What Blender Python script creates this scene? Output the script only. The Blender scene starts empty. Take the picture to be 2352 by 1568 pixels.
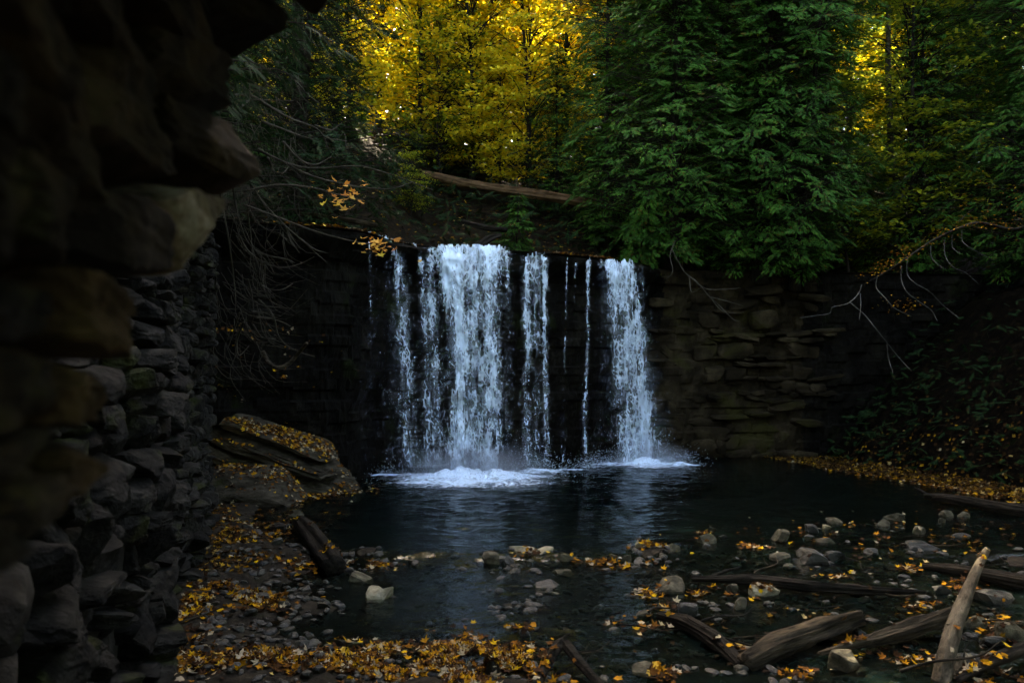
import bpy, math, random
import numpy as np
from mathutils import Vector, Matrix
from mathutils.bvhtree import BVHTree

random.seed(7)
rng = np.random.default_rng(7)
scene = bpy.context.scene
COL = scene.collection

# ------------------------------------------------------------------ camera, sky, sun, exposure
F, CX, HY, H = 1829.0, 1176.0, 866.0, 2.7      # focal length in units of a 2352 wide frame, centre, horizon, eye height
cam_d = bpy.data.cameras.new('camera')
cam = bpy.data.objects.new('camera', cam_d)
COL.objects.link(cam)
cam.location = (0, 0, H)
cam.rotation_euler = (math.radians(90), 0, 0)
cam_d.sensor_width = 36.0
cam_d.lens = 28.0
cam_d.shift_y = 82.0 / 2352.0
cam_d.clip_start, cam_d.clip_end = 0.05, 2000.0
cam_d.dof.use_dof = True
cam_d.dof.focus_distance = 19.0
cam_d.dof.aperture_fstop = 2.4
scene.camera = cam

SUN_EL, SUN_AZ = 46.0, -28.0                   # the sun stands behind the falls, a little to the left (azimuth from +Y)
world = bpy.data.worlds.new('World')
scene.world = world
world.use_nodes = True
wn = world.node_tree
sky = wn.nodes.new('ShaderNodeTexSky')
sky.sky_type = 'NISHITA'
sky.sun_disc = False
sky.sun_elevation = math.radians(SUN_EL)
sky.ozone_density = 0.6
sky.dust_density = 3.0
sky.air_density = 1.0
sky.sun_rotation = math.radians(SUN_AZ)
wn.nodes['Background'].inputs['Strength'].default_value = 0.1
wn.links.new(sky.outputs[0], wn.nodes['Background'].inputs['Color'])
sun_d = bpy.data.lights.new('sun', 'SUN')
sun_d.energy = 5.0
sun_d.angle = math.radians(0.5)
sun_d.color = (1.0, 0.93, 0.80)
sun = bpy.data.objects.new('sun', sun_d)
COL.objects.link(sun)
_el, _az = math.radians(SUN_EL), math.radians(SUN_AZ)
to_sun = Vector((math.sin(_az) * math.cos(_el), math.cos(_az) * math.cos(_el), math.sin(_el)))
sun.rotation_euler = to_sun.to_track_quat('Z', 'Y').to_euler()
sun.location = (-20, 40, 45)
scene.view_settings.view_transform = 'Standard'
scene.view_settings.look = 'None'
scene.view_settings.exposure = 4.5
scene.view_settings.gamma = 1.0
scene.view_settings.use_white_balance = True      # camera white balance set for open shade
scene.view_settings.white_balance_temperature = 8200
scene.view_settings.white_balance_tint = 10
scene.view_settings.use_curve_mapping = False
scene.cycles.use_adaptive_sampling = True
scene.cycles.adaptive_threshold = 0.03
scene.cycles.max_bounces = 5
scene.cycles.diffuse_bounces = 2
scene.cycles.glossy_bounces = 3
scene.cycles.transmission_bounces = 4
scene.cycles.transparent_max_bounces = 8
scene.cycles.sample_clamp_indirect = 4.0

# ------------------------------------------------------------------ helpers
def P(px, py, d):
    """point seen at (px, py) of the 2352x1568 view, at depth d"""
    return Vector(((px - CX) * d / F, d, H - (py - HY) * d / F))

def sstep(a, b, x):
    t = np.clip((np.asarray(x, float) - a) / (b - a), 0, 1)
    return t * t * (3 - 2 * t)

def hash3(ix, iy, iz, seed=0):
    n = (ix.astype(np.int64) * 73856093) ^ (iy.astype(np.int64) * 19349663) ^ (iz.astype(np.int64) * 83492791) ^ (seed * 2654435761 & 0xffffffff)
    n = (n ^ (n >> 13)) & 0xffffffff
    n = (n * 1274126177) & 0xffffffff
    n = n ^ (n >> 16)
    return (n & 0xffffff) / float(0xffffff)

def vnoise(x, y, z=0.0, seed=0):
    x, y, z = np.broadcast_arrays(np.asarray(x, float), np.asarray(y, float), np.asarray(z, float))
    fx, fy, fz = np.floor(x), np.floor(y), np.floor(z)
    ux, uy, uz = x - fx, y - fy, z - fz
    ux, uy, uz = (u * u * u * (u * (u * 6 - 15) + 10) for u in (ux, uy, uz))
    r = 0
    for dx in (0, 1):
        for dy in (0, 1):
            for dz in (0, 1):
                h = hash3(fx + dx, fy + dy, fz + dz, seed)
                r = r + h * (ux if dx else 1 - ux) * (uy if dy else 1 - uy) * (uz if dz else 1 - uz)
    return r * 2 - 1

def fbm(x, y, z=0.0, o=4, seed=0):
    r, a, f = 0, 0.5, 1.0
    for i in range(o):
        r = r + a * vnoise(np.asarray(x) * f, np.asarray(y) * f, np.asarray(z) * f, seed + i * 17)
        a *= 0.5; f *= 2.03
    return r

def worley(x, y, seed=0):
    fx, fy = np.floor(x), np.floor(y)
    d1 = np.full(x.shape, 9.0); d2 = np.full(x.shape, 9.0)
    z0 = np.zeros_like(fx)
    for dx in (-1, 0, 1):
        for dy in (-1, 0, 1):
            cx_, cy_ = fx + dx, fy + dy
            qx = cx_ + hash3(cx_, cy_, z0, seed); qy = cy_ + hash3(cx_, cy_, z0, seed + 5)
            d = np.hypot(x - qx, y - qy)
            d2 = np.minimum(d2, np.maximum(d1, d)); d1 = np.minimum(d1, d)
    return d1, d2

def mesh_np(name, V, Fc, smooth=False):
    V = np.ascontiguousarray(V, dtype=np.float32).reshape(-1, 3)
    Fc = np.ascontiguousarray(Fc, dtype=np.int32)
    me = bpy.data.meshes.new(name)
    n, k = Fc.shape
    me.vertices.add(len(V)); me.vertices.foreach_set('co', V.ravel())
    me.loops.add(n * k); me.loops.foreach_set('vertex_index', Fc.ravel())
    me.polygons.add(n)
    me.polygons.foreach_set('loop_start', np.arange(0, n * k, k, dtype=np.int32))
    me.update(calc_edges=True)
    me.polygons.foreach_set('use_smooth', np.full(n, smooth, dtype=bool))
    return me

def tag(o, label=None, cat=None, group=None, kind=None):
    if label: o['label'] = label
    if cat: o['category'] = cat
    if group: o['group'] = group
    if kind: o['kind'] = kind
    return o

def obj(name, me, mat=None, parent=None, loc=None, rot=None, scl=None):
    o = bpy.data.objects.new(name, me)
    COL.objects.link(o)
    if mat is not None and me is not None and not me.materials:
        me.materials.append(mat)
    if parent is not None: o.parent = parent
    if loc is not None: o.location = loc
    if rot is not None: o.rotation_euler = rot
    if scl is not None: o.scale = scl if hasattr(scl, '__len__') else (scl, scl, scl)
    return o

def empty(name, loc=(0, 0, 0)):
    o = bpy.data.objects.new(name, None)
    COL.objects.link(o); o.location = loc; o.empty_display_size = 0.2
    return o

def set_cover(me, c):
    a = me.attributes.new('cover', 'FLOAT', 'POINT'); a.data.foreach_set('value', np.ascontiguousarray(c, dtype=np.float32))

def grid_faces(nu, nv):
    i = np.arange(nu - 1)[:, None] * nv + np.arange(nv - 1)[None, :]
    return np.stack([i, i + nv, i + nv + 1, i + 1], -1).reshape(-1, 4)

def basis(dirs, ups):
    x = dirs / (np.linalg.norm(dirs, axis=1, keepdims=True) + 1e-9)
    y = np.cross(ups, x); y /= (np.linalg.norm(y, axis=1, keepdims=True) + 1e-9)
    z = np.cross(x, y)
    return np.stack([x, y, z], axis=2)

def scatter(TV, TF, pos, R, sc):
    N, n = len(pos), len(TV)
    sc = np.asarray(sc, float)
    sc = np.repeat(sc[:, None], 3, 1) if sc.ndim == 1 else sc
    V = np.einsum('nij,nkj->nki', R, TV[None] * sc[:, None, :]) + pos[:, None, :]
    Fc = TF[None] + (np.arange(N) * n)[:, None, None]
    return V.reshape(-1, 3), Fc.reshape(-1, TF.shape[1])

def randdir(n):
    v = rng.normal(size=(n, 3)); return v / np.linalg.norm(v, axis=1, keepdims=True)

class MB:
    def __init__(s): s.v = []; s.f = []; s.n = 0
    def add(s, V, Fc):
        V = np.asarray(V, float); s.v.append(V); s.f.append(np.asarray(Fc) + s.n); s.n += len(V)
    def tube(s, pts, radii, sides=6, cap=True, rough=0.0, seed=0):
        pts = np.asarray([tuple(p) for p in pts], float); m = len(pts)
        radii = np.asarray(radii, float) if hasattr(radii, '__len__') else np.full(m, radii)
        tan = np.gradient(pts, axis=0); tan /= np.linalg.norm(tan, axis=1, keepdims=True) + 1e-9
        ref = np.array([0.31, 0.22, 0.92]); 
        if abs(tan.mean(0) @ ref) > 0.85: ref = np.array([0.93, 0.2, 0.3])
        u = np.cross(tan, ref); u /= np.linalg.norm(u, axis=1, keepdims=True) + 1e-9
        w = np.cross(tan, u)
        a = np.arange(sides) / sides * 2 * np.pi
        rr = radii[:, None] * np.ones((1, sides))
        if rough:
            ss = np.concatenate([[0], np.cumsum(np.linalg.norm(np.diff(pts, axis=0), axis=1))])[:, None]
            base = radii.mean() + 1e-6
            rr = rr * (1 + rough * (fbm(np.cos(a)[None] * 2.2 + seed, np.sin(a)[None] * 2.2, ss / base * 0.16, 4, seed) * 1.1
                                    + 0.9 * vnoise(np.cos(a)[None] * 5 + seed, np.sin(a)[None] * 5, ss / base * 0.06, seed + 3) - 0.5 * np.abs(vnoise(np.cos(a)[None] * 9 + seed, np.sin(a)[None] * 9, ss / base * 0.10, seed + 5))))
        V = pts[:, None] + rr[..., None] * (np.cos(a)[None, :, None] * u[:, None] + np.sin(a)[None, :, None] * w[:, None])
        V = V.reshape(-1, 3)
        i = np.arange(m - 1)[:, None] * sides; j = np.arange(sides)[None]; k = (j + 1) % sides
        Q = np.stack([i + j, i + k, i + sides + k, i + sides + j], -1).reshape(-1, 4)
        T = np.concatenate([Q[:, [0, 1, 2]], Q[:, [0, 2, 3]]])
        if cap:
            n = len(V)
            c0 = pts[0] + tan[0] * (-0.15 * radii[0]); c1 = pts[-1] + tan[-1] * (0.15 * radii[-1])
            V = np.concatenate([V, [c0, c1]])
            jj = np.arange(sides); kk = (jj + 1) % sides
            T = np.concatenate([T, np.stack([kk, jj, np.full(sides, n)], -1),
                                np.stack([(m - 1) * sides + jj, (m - 1) * sides + kk, np.full(sides, n + 1)], -1)])
        s.add(V, T)
    def mesh(s, name, smooth=True):
        return mesh_np(name, np.concatenate(s.v), np.concatenate(s.f), smooth)

def spline(pts, n):
    """smooth path through pts (Catmull-Rom)"""
    p = np.asarray([tuple(q) for q in pts], float)
    p = np.concatenate([[2 * p[0] - p[1]], p, [2 * p[-1] - p[-2]]])
    t = np.linspace(0, len(p) - 3 - 1e-6, n); i = t.astype(int); f = (t - i)[:, None]
    a, b, c, d = p[i], p[i + 1], p[i + 2], p[i + 3]
    return 0.5 * (2 * b + (c - a) * f + (2 * a - 5 * b + 4 * c - d) * f ** 2 + (3 * b - a - 3 * c + d) * f ** 3)

# ------------------------------------------------------------------ materials
def mat_new(name):
    m = bpy.data.materials.new(name); m.use_nodes = True
    nt = m.node_tree
    return m, nt, nt.nodes['Principled BSDF'], nt.nodes['Material Output']

def ramp(nt, stops, fac, const=False):
    r = nt.nodes.new('ShaderNodeValToRGB')
    if const: r.color_ramp.interpolation = 'CONSTANT'
    while len(r.color_ramp.elements) < len(stops): r.color_ramp.elements.new(0.5)
    for e, (p, c) in zip(r.color_ramp.elements, stops):
        e.position = p; e.color = (*c, 1)
    nt.links.new(fac, r.inputs[0])
    return r.outputs[0]

def noise_tex(nt, scale, detail=6, rough=0.6, coord='Object', stretch=None):
    tc = nt.nodes.new('ShaderNodeTexCoord')
    n = nt.nodes.new('ShaderNodeTexNoise')
    n.inputs['Scale'].default_value = scale; n.inputs['Detail'].default_value = detail; n.inputs['Roughness'].default_value = rough
    src = tc.outputs[coord]
    if coord == 'World':
        g = nt.nodes.new('ShaderNodeNewGeometry'); src = g.outputs['Position']
    if stretch:
        mp = nt.nodes.new('ShaderNodeMapping'); mp.inputs['Scale'].default_value = stretch
        nt.links.new(src, mp.inputs[0]); src = mp.outputs[0]
    nt.links.new(src, n.inputs['Vector'])
    return n.outputs['Fac']

def world_pos(nt):
    return nt.nodes.new('ShaderNodeNewGeometry').outputs['Position']

def noise_w(nt, scale, detail=6, rough=0.6, stretch=None):
    n = nt.nodes.new('ShaderNodeTexNoise')
    n.inputs['Scale'].default_value = scale; n.inputs['Detail'].default_value = detail; n.inputs['Roughness'].default_value = rough
    src = world_pos(nt)
    if stretch:
        mp = nt.nodes.new('ShaderNodeMapping'); mp.inputs['Scale'].default_value = stretch
        nt.links.new(src, mp.inputs[0]); src = mp.outputs[0]
    nt.links.new(src, n.inputs['Vector'])
    return n.outputs['Fac']

def mixc(nt, fac, a, b):
    m = nt.nodes.new('ShaderNodeMix'); m.data_type = 'RGBA'
    for s, v in ((0, fac), (6, a), (7, b)):
        if hasattr(v, 'is_linked') or hasattr(v, 'links'): nt.links.new(v, m.inputs[s])
        elif s == 0: m.inputs[0].default_value = v
        else: m.inputs[s].default_value = (*v, 1)
    return m.outputs[2]

def bump(nt, bsdf, h, strength=0.5, dist=0.03):
    b = nt.nodes.new('ShaderNodeBump'); b.inputs['Strength'].default_value = strength; b.inputs['Distance'].default_value = dist
    nt.links.new(h, b.inputs['Height']); nt.links.new(b.outputs[0], bsdf.inputs['Normal'])

def rock_mat(name, dark, mid, light, scale=3.0, moss=None, moss_amt=0.55, rough=0.75, spec=0.3, b=0.6, bd=0.03, stretch=None, vary=0.0):
    m, nt, bs, out = mat_new(name)
    f = noise_w(nt, scale, 8, 0.68, stretch)
    c = ramp(nt, [(0.32, dark), (0.5, mid), (0.68, light)], f)
    if vary:
        oi = nt.nodes.new('ShaderNodeObjectInfo')
        v = ramp(nt, [(0, (1 - vary,) * 3), (1, (1 + vary,) * 3)], oi.outputs['Random'])
        mm = nt.nodes.new('ShaderNodeMix'); mm.data_type = 'RGBA'; mm.blend_type = 'MULTIPLY'; mm.inputs[0].default_value = 1
        nt.links.new(c, mm.inputs[6]); nt.links.new(v, mm.inputs[7]); c = mm.outputs[2]
    if moss:
        g = noise_w(nt, scale * 0.45, 5, 0.6)
        fm = ramp(nt, [(moss_amt, (0, 0, 0)), (moss_amt + 0.08, (1, 1, 1))], g)
        c = mixc(nt, fm, c, moss)
    nt.links.new(c, bs.inputs['Base Color'])
    bs.inputs['Roughness'].default_value = rough
    bs.inputs['Specular IOR Level'].default_value = spec
    bump(nt, bs, noise_w(nt, scale * 4, 8, 0.7, stretch), b, bd)
    return m

def leaf_mat(name, stops, transl=0.4, tmul=1.3, rough=0.6, rand='Island', patch=None):
    m, nt, bs, out = mat_new(name)
    if rand == 'Island':
        r = nt.nodes.new('ShaderNodeNewGeometry').outputs['Random Per Island']
    else:
        r = nt.nodes.new('ShaderNodeObjectInfo').outputs['Random']
    c = ramp(nt, stops, r)
    if patch:                                   # whole sprays differ: younger, duller and dead brown ones
        v = ramp(nt, [(0.32, (.45, .5, .6)), (0.5, (1, 1, 1)), (0.66, (1.7, 1.45, 1.2))], noise_w(nt, 1.7, 3, 0.6))
        mm = nt.nodes.new('ShaderNodeMix'); mm.data_type = 'RGBA'; mm.blend_type = 'MULTIPLY'; mm.inputs[0].default_value = 1
        nt.links.new(c, mm.inputs[6]); nt.links.new(v, mm.inputs[7])
        c = mixc(nt, ramp(nt, [(0.645, (0, 0, 0)), (0.68, (.8, .8, .8))], noise_w(nt, 3.1, 2, 0.5)), mm.outputs[2], patch)
    nt.links.new(c, bs.inputs['Base Color'])
    bs.inputs['Roughness'].default_value = 0.75
    bs.inputs['Specular IOR Level'].default_value = 0.05
    tr = nt.nodes.new('ShaderNodeBsdfTranslucent')
    nt.links.new(c, tr.inputs[0])
    mx = nt.nodes.new('ShaderNodeMixShader'); mx.inputs[0].default_value = transl
    nt.links.new(bs.outputs[0], mx.inputs[1]); nt.links.new(tr.outputs[0], mx.inputs[2])
    nt.links.new(mx.outputs[0], out.inputs[0])
    return m

def bark_mat(name, dark, light, scale=6.0, stretch=(1, 1, .12)):
    m, nt, bs, out = mat_new(name)
    f = noise_tex(nt, scale, 8, 0.7, 'Object', stretch)
    g = noise_tex(nt, 1.7, 4, 0.6, 'Object')
    c = ramp(nt, [(0.36, dark), (0.62, light)], f)
    d = ramp(nt, [(0.35, (.45,) * 3), (0.6, (1.0,) * 3)], g)
    mm = nt.nodes.new('ShaderNodeMix'); mm.data_type = 'RGBA'; mm.blend_type = 'MULTIPLY'; mm.inputs[0].default_value = 1
    nt.links.new(c, mm.inputs[6]); nt.links.new(d, mm.inputs[7])
    nt.links.new(mm.outputs[2], bs.inputs['Base Color'])
    bs.inputs['Roughness'].default_value = 0.85
    bs.inputs['Specular IOR Level'].default_value = 0.06
    bump(nt, bs, noise_tex(nt, scale * 2, 6, 0.7, 'Object', stretch), 0.9, 0.03)
    return m

M = {}
M['wall'] = rock_mat('wall_stone', (0.0012, 0.001, 0.0008), (0.005, 0.0043, 0.0032), (0.023, 0.0205, 0.0165), 4.2, (0.02, 0.022, 0.006), 0.58, 0.75, 0.08, 0.9, 0.05, vary=0.5)
M['wall_core'] = rock_mat('wall_mortar', (0.008, 0.007, 0.006), (0.016, 0.014, 0.012), (0.03, 0.026, 0.022), 4, None, 0.6, 0.9, 0.1)
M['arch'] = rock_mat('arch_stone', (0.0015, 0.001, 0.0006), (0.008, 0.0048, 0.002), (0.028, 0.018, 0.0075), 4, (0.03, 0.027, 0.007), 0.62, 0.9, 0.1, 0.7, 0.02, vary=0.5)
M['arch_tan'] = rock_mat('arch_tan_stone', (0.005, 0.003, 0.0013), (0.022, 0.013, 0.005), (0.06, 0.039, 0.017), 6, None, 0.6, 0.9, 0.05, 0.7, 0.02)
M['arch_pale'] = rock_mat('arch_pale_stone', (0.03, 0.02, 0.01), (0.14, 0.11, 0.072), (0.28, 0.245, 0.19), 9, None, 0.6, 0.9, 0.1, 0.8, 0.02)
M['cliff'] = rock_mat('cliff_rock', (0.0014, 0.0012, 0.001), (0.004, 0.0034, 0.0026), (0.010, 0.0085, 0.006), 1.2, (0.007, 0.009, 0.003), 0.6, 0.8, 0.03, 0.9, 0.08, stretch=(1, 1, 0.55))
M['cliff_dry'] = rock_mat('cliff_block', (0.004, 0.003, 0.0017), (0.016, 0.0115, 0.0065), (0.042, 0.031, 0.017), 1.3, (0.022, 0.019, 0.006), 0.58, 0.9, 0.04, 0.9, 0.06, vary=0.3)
M['stone'] = rock_mat('creek_stone', (0.010, 0.008, 0.004), (0.04, 0.033, 0.019), (0.10, 0.085, 0.053), 6, (0.06, 0.055, 0.02), 0.6, 0.7, 0.12, 0.8, 0.02, vary=0.25)
M['stone_pale'] = rock_mat('pale_stone', (0.09, 0.072, 0.045), (0.20, 0.165, 0.105), (0.32, 0.27, 0.185), 7, None, 0.6, 0.8, 0.12, 0.8, 0.02)
M['stone_wet'] = rock_mat('wet_stone', (0.004, 0.0032, 0.0022), (0.013, 0.011, 0.0075), (0.034, 0.03, 0.021), 6, (0.02, 0.019, 0.007), 0.6, 0.45, 0.2, 0.7, 0.02, vary=0.35)
M['slab'] = rock_mat('boulder_rock', (0.008, 0.006, 0.004), (0.03, 0.024, 0.016), (0.065, 0.054, 0.038), 3, (0.02, 0.02, 0.007), 0.62, 0.9, 0.05, 0.9, 0.05, stretch=(1, 1, 3))
M['bed'] = rock_mat('creek_bed', (0.004, 0.003, 0.002), (0.012, 0.009, 0.006), (0.028, 0.022, 0.014), 7, (0.010, 0.009, 0.004), 0.6, 0.8, 0.06, 0.9, 0.03)
M['bank'] = rock_mat('shaded_bank_soil', (0.0008, 0.0006, 0.0004), (0.0028, 0.002, 0.0012), (0.009, 0.006, 0.003), 5, (0.003, 0.0034, 0.0012), 0.58, 0.95, 0.02, 0.9, 0.04)  # soil with the right bank's shade put into its near-black colour
M['soil'] = rock_mat('forest_soil', (0.002, 0.0015, 0.001), (0.006, 0.004, 0.002), (0.017, 0.011, 0.005), 5, (0.008, 0.010, 0.004), 0.58, 0.95, 0.05, 0.8, 0.03)
M['bark'] = bark_mat('bark', (0.006, 0.005, 0.004), (0.03, 0.024, 0.018), 8)
M['bark_pale'] = bark_mat('pale_bark', (0.03, 0.025, 0.018), (0.09, 0.075, 0.055), 8)
LX = (.10, 1, 1)
M['pole'] = bark_mat('pale_pole', (0.022, 0.017, 0.011), (0.105, 0.083, 0.056), 14, (.35, 1, 1))
M['wood_wet'] = bark_mat('wet_driftwood', (0.002, 0.0017, 0.0013), (0.022, 0.017, 0.012), 14, LX)
M['wood_grey'] = bark_mat('weathered_log', (0.005, 0.004, 0.0025), (0.058, 0.042, 0.026), 16, LX)
M['wood_brown'] = bark_mat('brown_log', (0.03, 0.016, 0.007), (0.14, 0.08, 0.04), 9, LX)
M['twig'] = bark_mat('bare_twig', (0.028, 0.023, 0.017), (0.07, 0.06, 0.045))
M['twig_white'] = bark_mat('white_twig', (0.035, 0.033, 0.03), (0.085, 0.082, 0.076))
Y1, Y2, Y3 = (0.54, 0.41, 0.02), (0.63, 0.51, 0.04), (0.37, 0.38, 0.025)
M['yellow'] = leaf_mat('yellow_leaves', [(0, (0.52, 0.31, 0.015)), (0.3, Y1), (0.6, Y2), (0.85, Y3), (1, (0.10, 0.14, 0.012))], 0.5)
M['orange'] = leaf_mat('gold_leaves', [(0, (0.48, 0.23, 0.012)), (0.4, (0.58, 0.36, 0.018)), (0.8, Y1), (1, (0.35, 0.3, 0.02))], 0.5)
M['lime'] = leaf_mat('lime_leaves', [(0, (0.34, 0.30, 0.02)), (0.3, (0.18, 0.20, 0.015)), (1, (0.06, 0.10, 0.012))], 0.4)
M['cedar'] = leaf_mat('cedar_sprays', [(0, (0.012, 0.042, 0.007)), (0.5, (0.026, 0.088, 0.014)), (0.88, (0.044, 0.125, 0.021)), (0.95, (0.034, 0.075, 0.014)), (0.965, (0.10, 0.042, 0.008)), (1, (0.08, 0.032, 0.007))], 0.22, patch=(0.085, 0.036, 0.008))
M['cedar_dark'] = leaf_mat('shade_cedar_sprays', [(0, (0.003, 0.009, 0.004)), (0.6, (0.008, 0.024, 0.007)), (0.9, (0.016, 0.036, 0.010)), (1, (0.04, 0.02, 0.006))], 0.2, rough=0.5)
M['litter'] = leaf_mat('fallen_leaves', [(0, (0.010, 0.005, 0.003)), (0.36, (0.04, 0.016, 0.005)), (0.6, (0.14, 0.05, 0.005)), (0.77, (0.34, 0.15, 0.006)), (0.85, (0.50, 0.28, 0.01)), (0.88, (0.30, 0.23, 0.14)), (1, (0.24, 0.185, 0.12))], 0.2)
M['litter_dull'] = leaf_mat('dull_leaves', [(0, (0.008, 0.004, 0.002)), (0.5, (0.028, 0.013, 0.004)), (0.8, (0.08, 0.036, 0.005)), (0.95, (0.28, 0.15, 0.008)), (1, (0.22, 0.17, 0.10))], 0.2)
M['leaf_obj'] = leaf_mat('single_leaves', [(0, (0.010, 0.005, 0.003)), (0.42, (0.055, 0.021, 0.005)), (0.64, (0.19, 0.072, 0.006)), (0.8, (0.37, 0.17, 0.007)), (0.85, (0.46, 0.27, 0.015)), (0.9, (0.30, 0.23, 0.15)), (1, (0.24, 0.19, 0.13))], 0.2, rand='Object')
M['maple_orange'] = leaf_mat('orange_maple_leaves', [(0, (0.34, 0.13, 0.025)), (0.5, (0.50, 0.24, 0.05)), (0.85, (0.58, 0.33, 0.07)), (1, (0.6, 0.42, 0.05))], 0.35, rand='Object')
M['twig_leaf'] = leaf_mat('small_orange_leaves', [(0, (0.06, 0.026, 0.006)), (0.6, (0.18, 0.085, 0.010)), (1, (0.32, 0.19, 0.015))], 0.35)
M['fern'] = leaf_mat('green_plant', [(0, (0.05, 0.12, 0.02)), (1, (0.09, 0.19, 0.03))], 0.3)

def foam_mat():
    m, nt, bs, out = mat_new('falling_water')
    bs.inputs['Base Color'].default_value = (0.72, 0.85, 1.0, 1)
    bs.inputs['Roughness'].default_value = 0.35
    bs.inputs['Specular IOR Level'].default_value = 0.4
    tr = nt.nodes.new('ShaderNodeBsdfTranslucent'); tr.inputs[0].default_value = (0.76, 0.88, 1.0, 1)
    mx = nt.nodes.new('ShaderNodeMixShader'); mx.inputs[0].default_value = 0.3
    nt.links.new(bs.outputs[0], mx.inputs[1]); nt.links.new(tr.outputs[0], mx.inputs[2])
    tp = nt.nodes.new('ShaderNodeBsdfTransparent')
    m2 = nt.nodes.new('ShaderNodeMixShader')
    at_ = nt.nodes.new('ShaderNodeAttribute'); at_.attribute_name = 'cover'
    iv = nt.nodes.new('ShaderNodeMath'); iv.operation = 'SUBTRACT'; iv.inputs[0].default_value = 1.0; iv.use_clamp = True
    nt.links.new(at_.outputs['Fac'], iv.inputs[1]); nt.links.new(iv.outputs[0], m2.inputs[0])
    nt.links.new(mx.outputs[0], m2.inputs[1]); nt.links.new(tp.outputs[0], m2.inputs[2]); nt.links.new(m2.outputs[0], out.inputs[0])
    return m
M['foam'] = foam_mat()

def water_mat():
    m, nt, bs, out = mat_new('pool_water')
    nt.nodes.remove(bs)
    gl = nt.nodes.new('ShaderNodeBsdfGlossy'); gl.inputs['Roughness'].default_value = 0.06
    tr = nt.nodes.new('ShaderNodeBsdfTransparent'); tr.inputs[0].default_value = (0.62, 0.66, 0.58, 1)
    df = nt.nodes.new('ShaderNodeBsdfDiffuse'); df.inputs[0].default_value = (0.0018, 0.0048, 0.0044, 1)
    m1 = nt.nodes.new('ShaderNodeMixShader'); m1.inputs[0].default_value = 0.45
    nt.links.new(tr.outputs[0], m1.inputs[1]); nt.links.new(df.outputs[0], m1.inputs[2])
    fr = nt.nodes.new('ShaderNodeFresnel'); fr.inputs[0].default_value = 1.33
    m2 = nt.nodes.new('ShaderNodeMixShader')
    nt.links.new(fr.outputs[0], m2.inputs[0]); nt.links.new(m1.outputs[0], m2.inputs[1]); nt.links.new(gl.outputs[0], m2.inputs[2])
    nt.links.new(m2.outputs[0], out.inputs[0])
    b = nt.nodes.new('ShaderNodeBump'); b.inputs['Strength'].default_value = 0.5; b.inputs['Distance'].default_value = 0.02
    nt.links.new(noise_w(nt, 9, 3, 0.55, (1, 1.6, 1)), b.inputs['Height'])
    for n in (gl, fr, df): nt.links.new(b.outputs[0], n.inputs['Normal'])
    return m
M['water'] = water_mat()

# ------------------------------------------------------------------ terrain
LIPX = [-9, -7, -5.5, -4.3, -3.6, -3.17, -2.57, -0.93, 0.8, 2.4, 4.05, 4.8, 6, 7.5, 9.1, 11, 13, 16, 30, 140]
LIPY = [17.2, 17.8, 18.75, 19.1, 19.7, 21.0, 21.8, 22.3, 23.0, 23.8, 25.2, 26.2, 26.6, 26.8, 27.2, 27.4, 27.6, 28, 30, 40]
LIPZ = 6.35
def lip_y(x): return np.interp(x, LIPX, LIPY)
SHY, SHX = [-60, 5, 13.95, 17.4, 20.66, 23.6, 26.8, 40], [10, 11, 10.9, 11.2, 10.44, 9.35, 8.57, 8.5]
def water_z(y):
    y = np.asarray(y, float)
    return -0.11 * (1 - sstep(11.7, 12.7, y)) - 0.018 * np.clip(11.7 - y, 0, 20)
def wall_x(y): return -3.4 - 0.3173 * (np.asarray(y, float) - 7)

def bed_z(x, y):
    x = np.asarray(x, float); y = np.asarray(y, float)
    pool = sstep(12.4, 15.5, y) * sstep(-5.5, -2.5, x + 0.15 * (y - 16))
    z = water_z(y) - 0.055 - 1.35 * pool + 0.12 * fbm(x * 0.9, y * 0.9, 0, 4, 3) + 0.035 * vnoise(x * 4, y * 4, 0, 9)
    # stony leaf-strewn shore under the left wall
    wl = x - wall_x(y)
    z = z + (1 - sstep(0.2, 2.6, wl)) * 0.20 * (1 - sstep(15, 18, y))
    # leaf pile bar nearest to the camera
    z = z + 0.16 * np.exp(-(((x + 1.7) / 1.25) ** 2 + ((y - 7.2) / 0.75) ** 2))
    z = z + 0.10 * np.exp(-(((x - 0.0) / 0.8) ** 2 + ((y - 7.3) / 0.6) ** 2))
    # right bank
    sd = x - np.interp(y, SHY, SHX) + 0.35 * fbm(x * 0.7, y * 0.7, 2, 3, 21)
    up = np.clip(sd, 0, 1.6) * 0.42 + np.clip(sd - 1.6, 0, 6.0) * 1.0 + np.clip(sd - 7.6, 0, 400) * 0.2
    z = z + sstep(-0.6, 0.1, sd) * 0.15 + up + sstep(0, 1.5, sd) * (0.45 * fbm(x * 0.9, y * 0.9, 5, 4, 31) + 0.22 * np.abs(fbm(x * 2.6, y * 2.6, 7, 3, 33)))
    # the knoll the photographer stands on
    k = (1 - sstep(2.6, 5.2, y)) * (1 - sstep(4, 8, np.abs(x)))
    z = z * (1 - k) + k * 1.05
    return z

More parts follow.
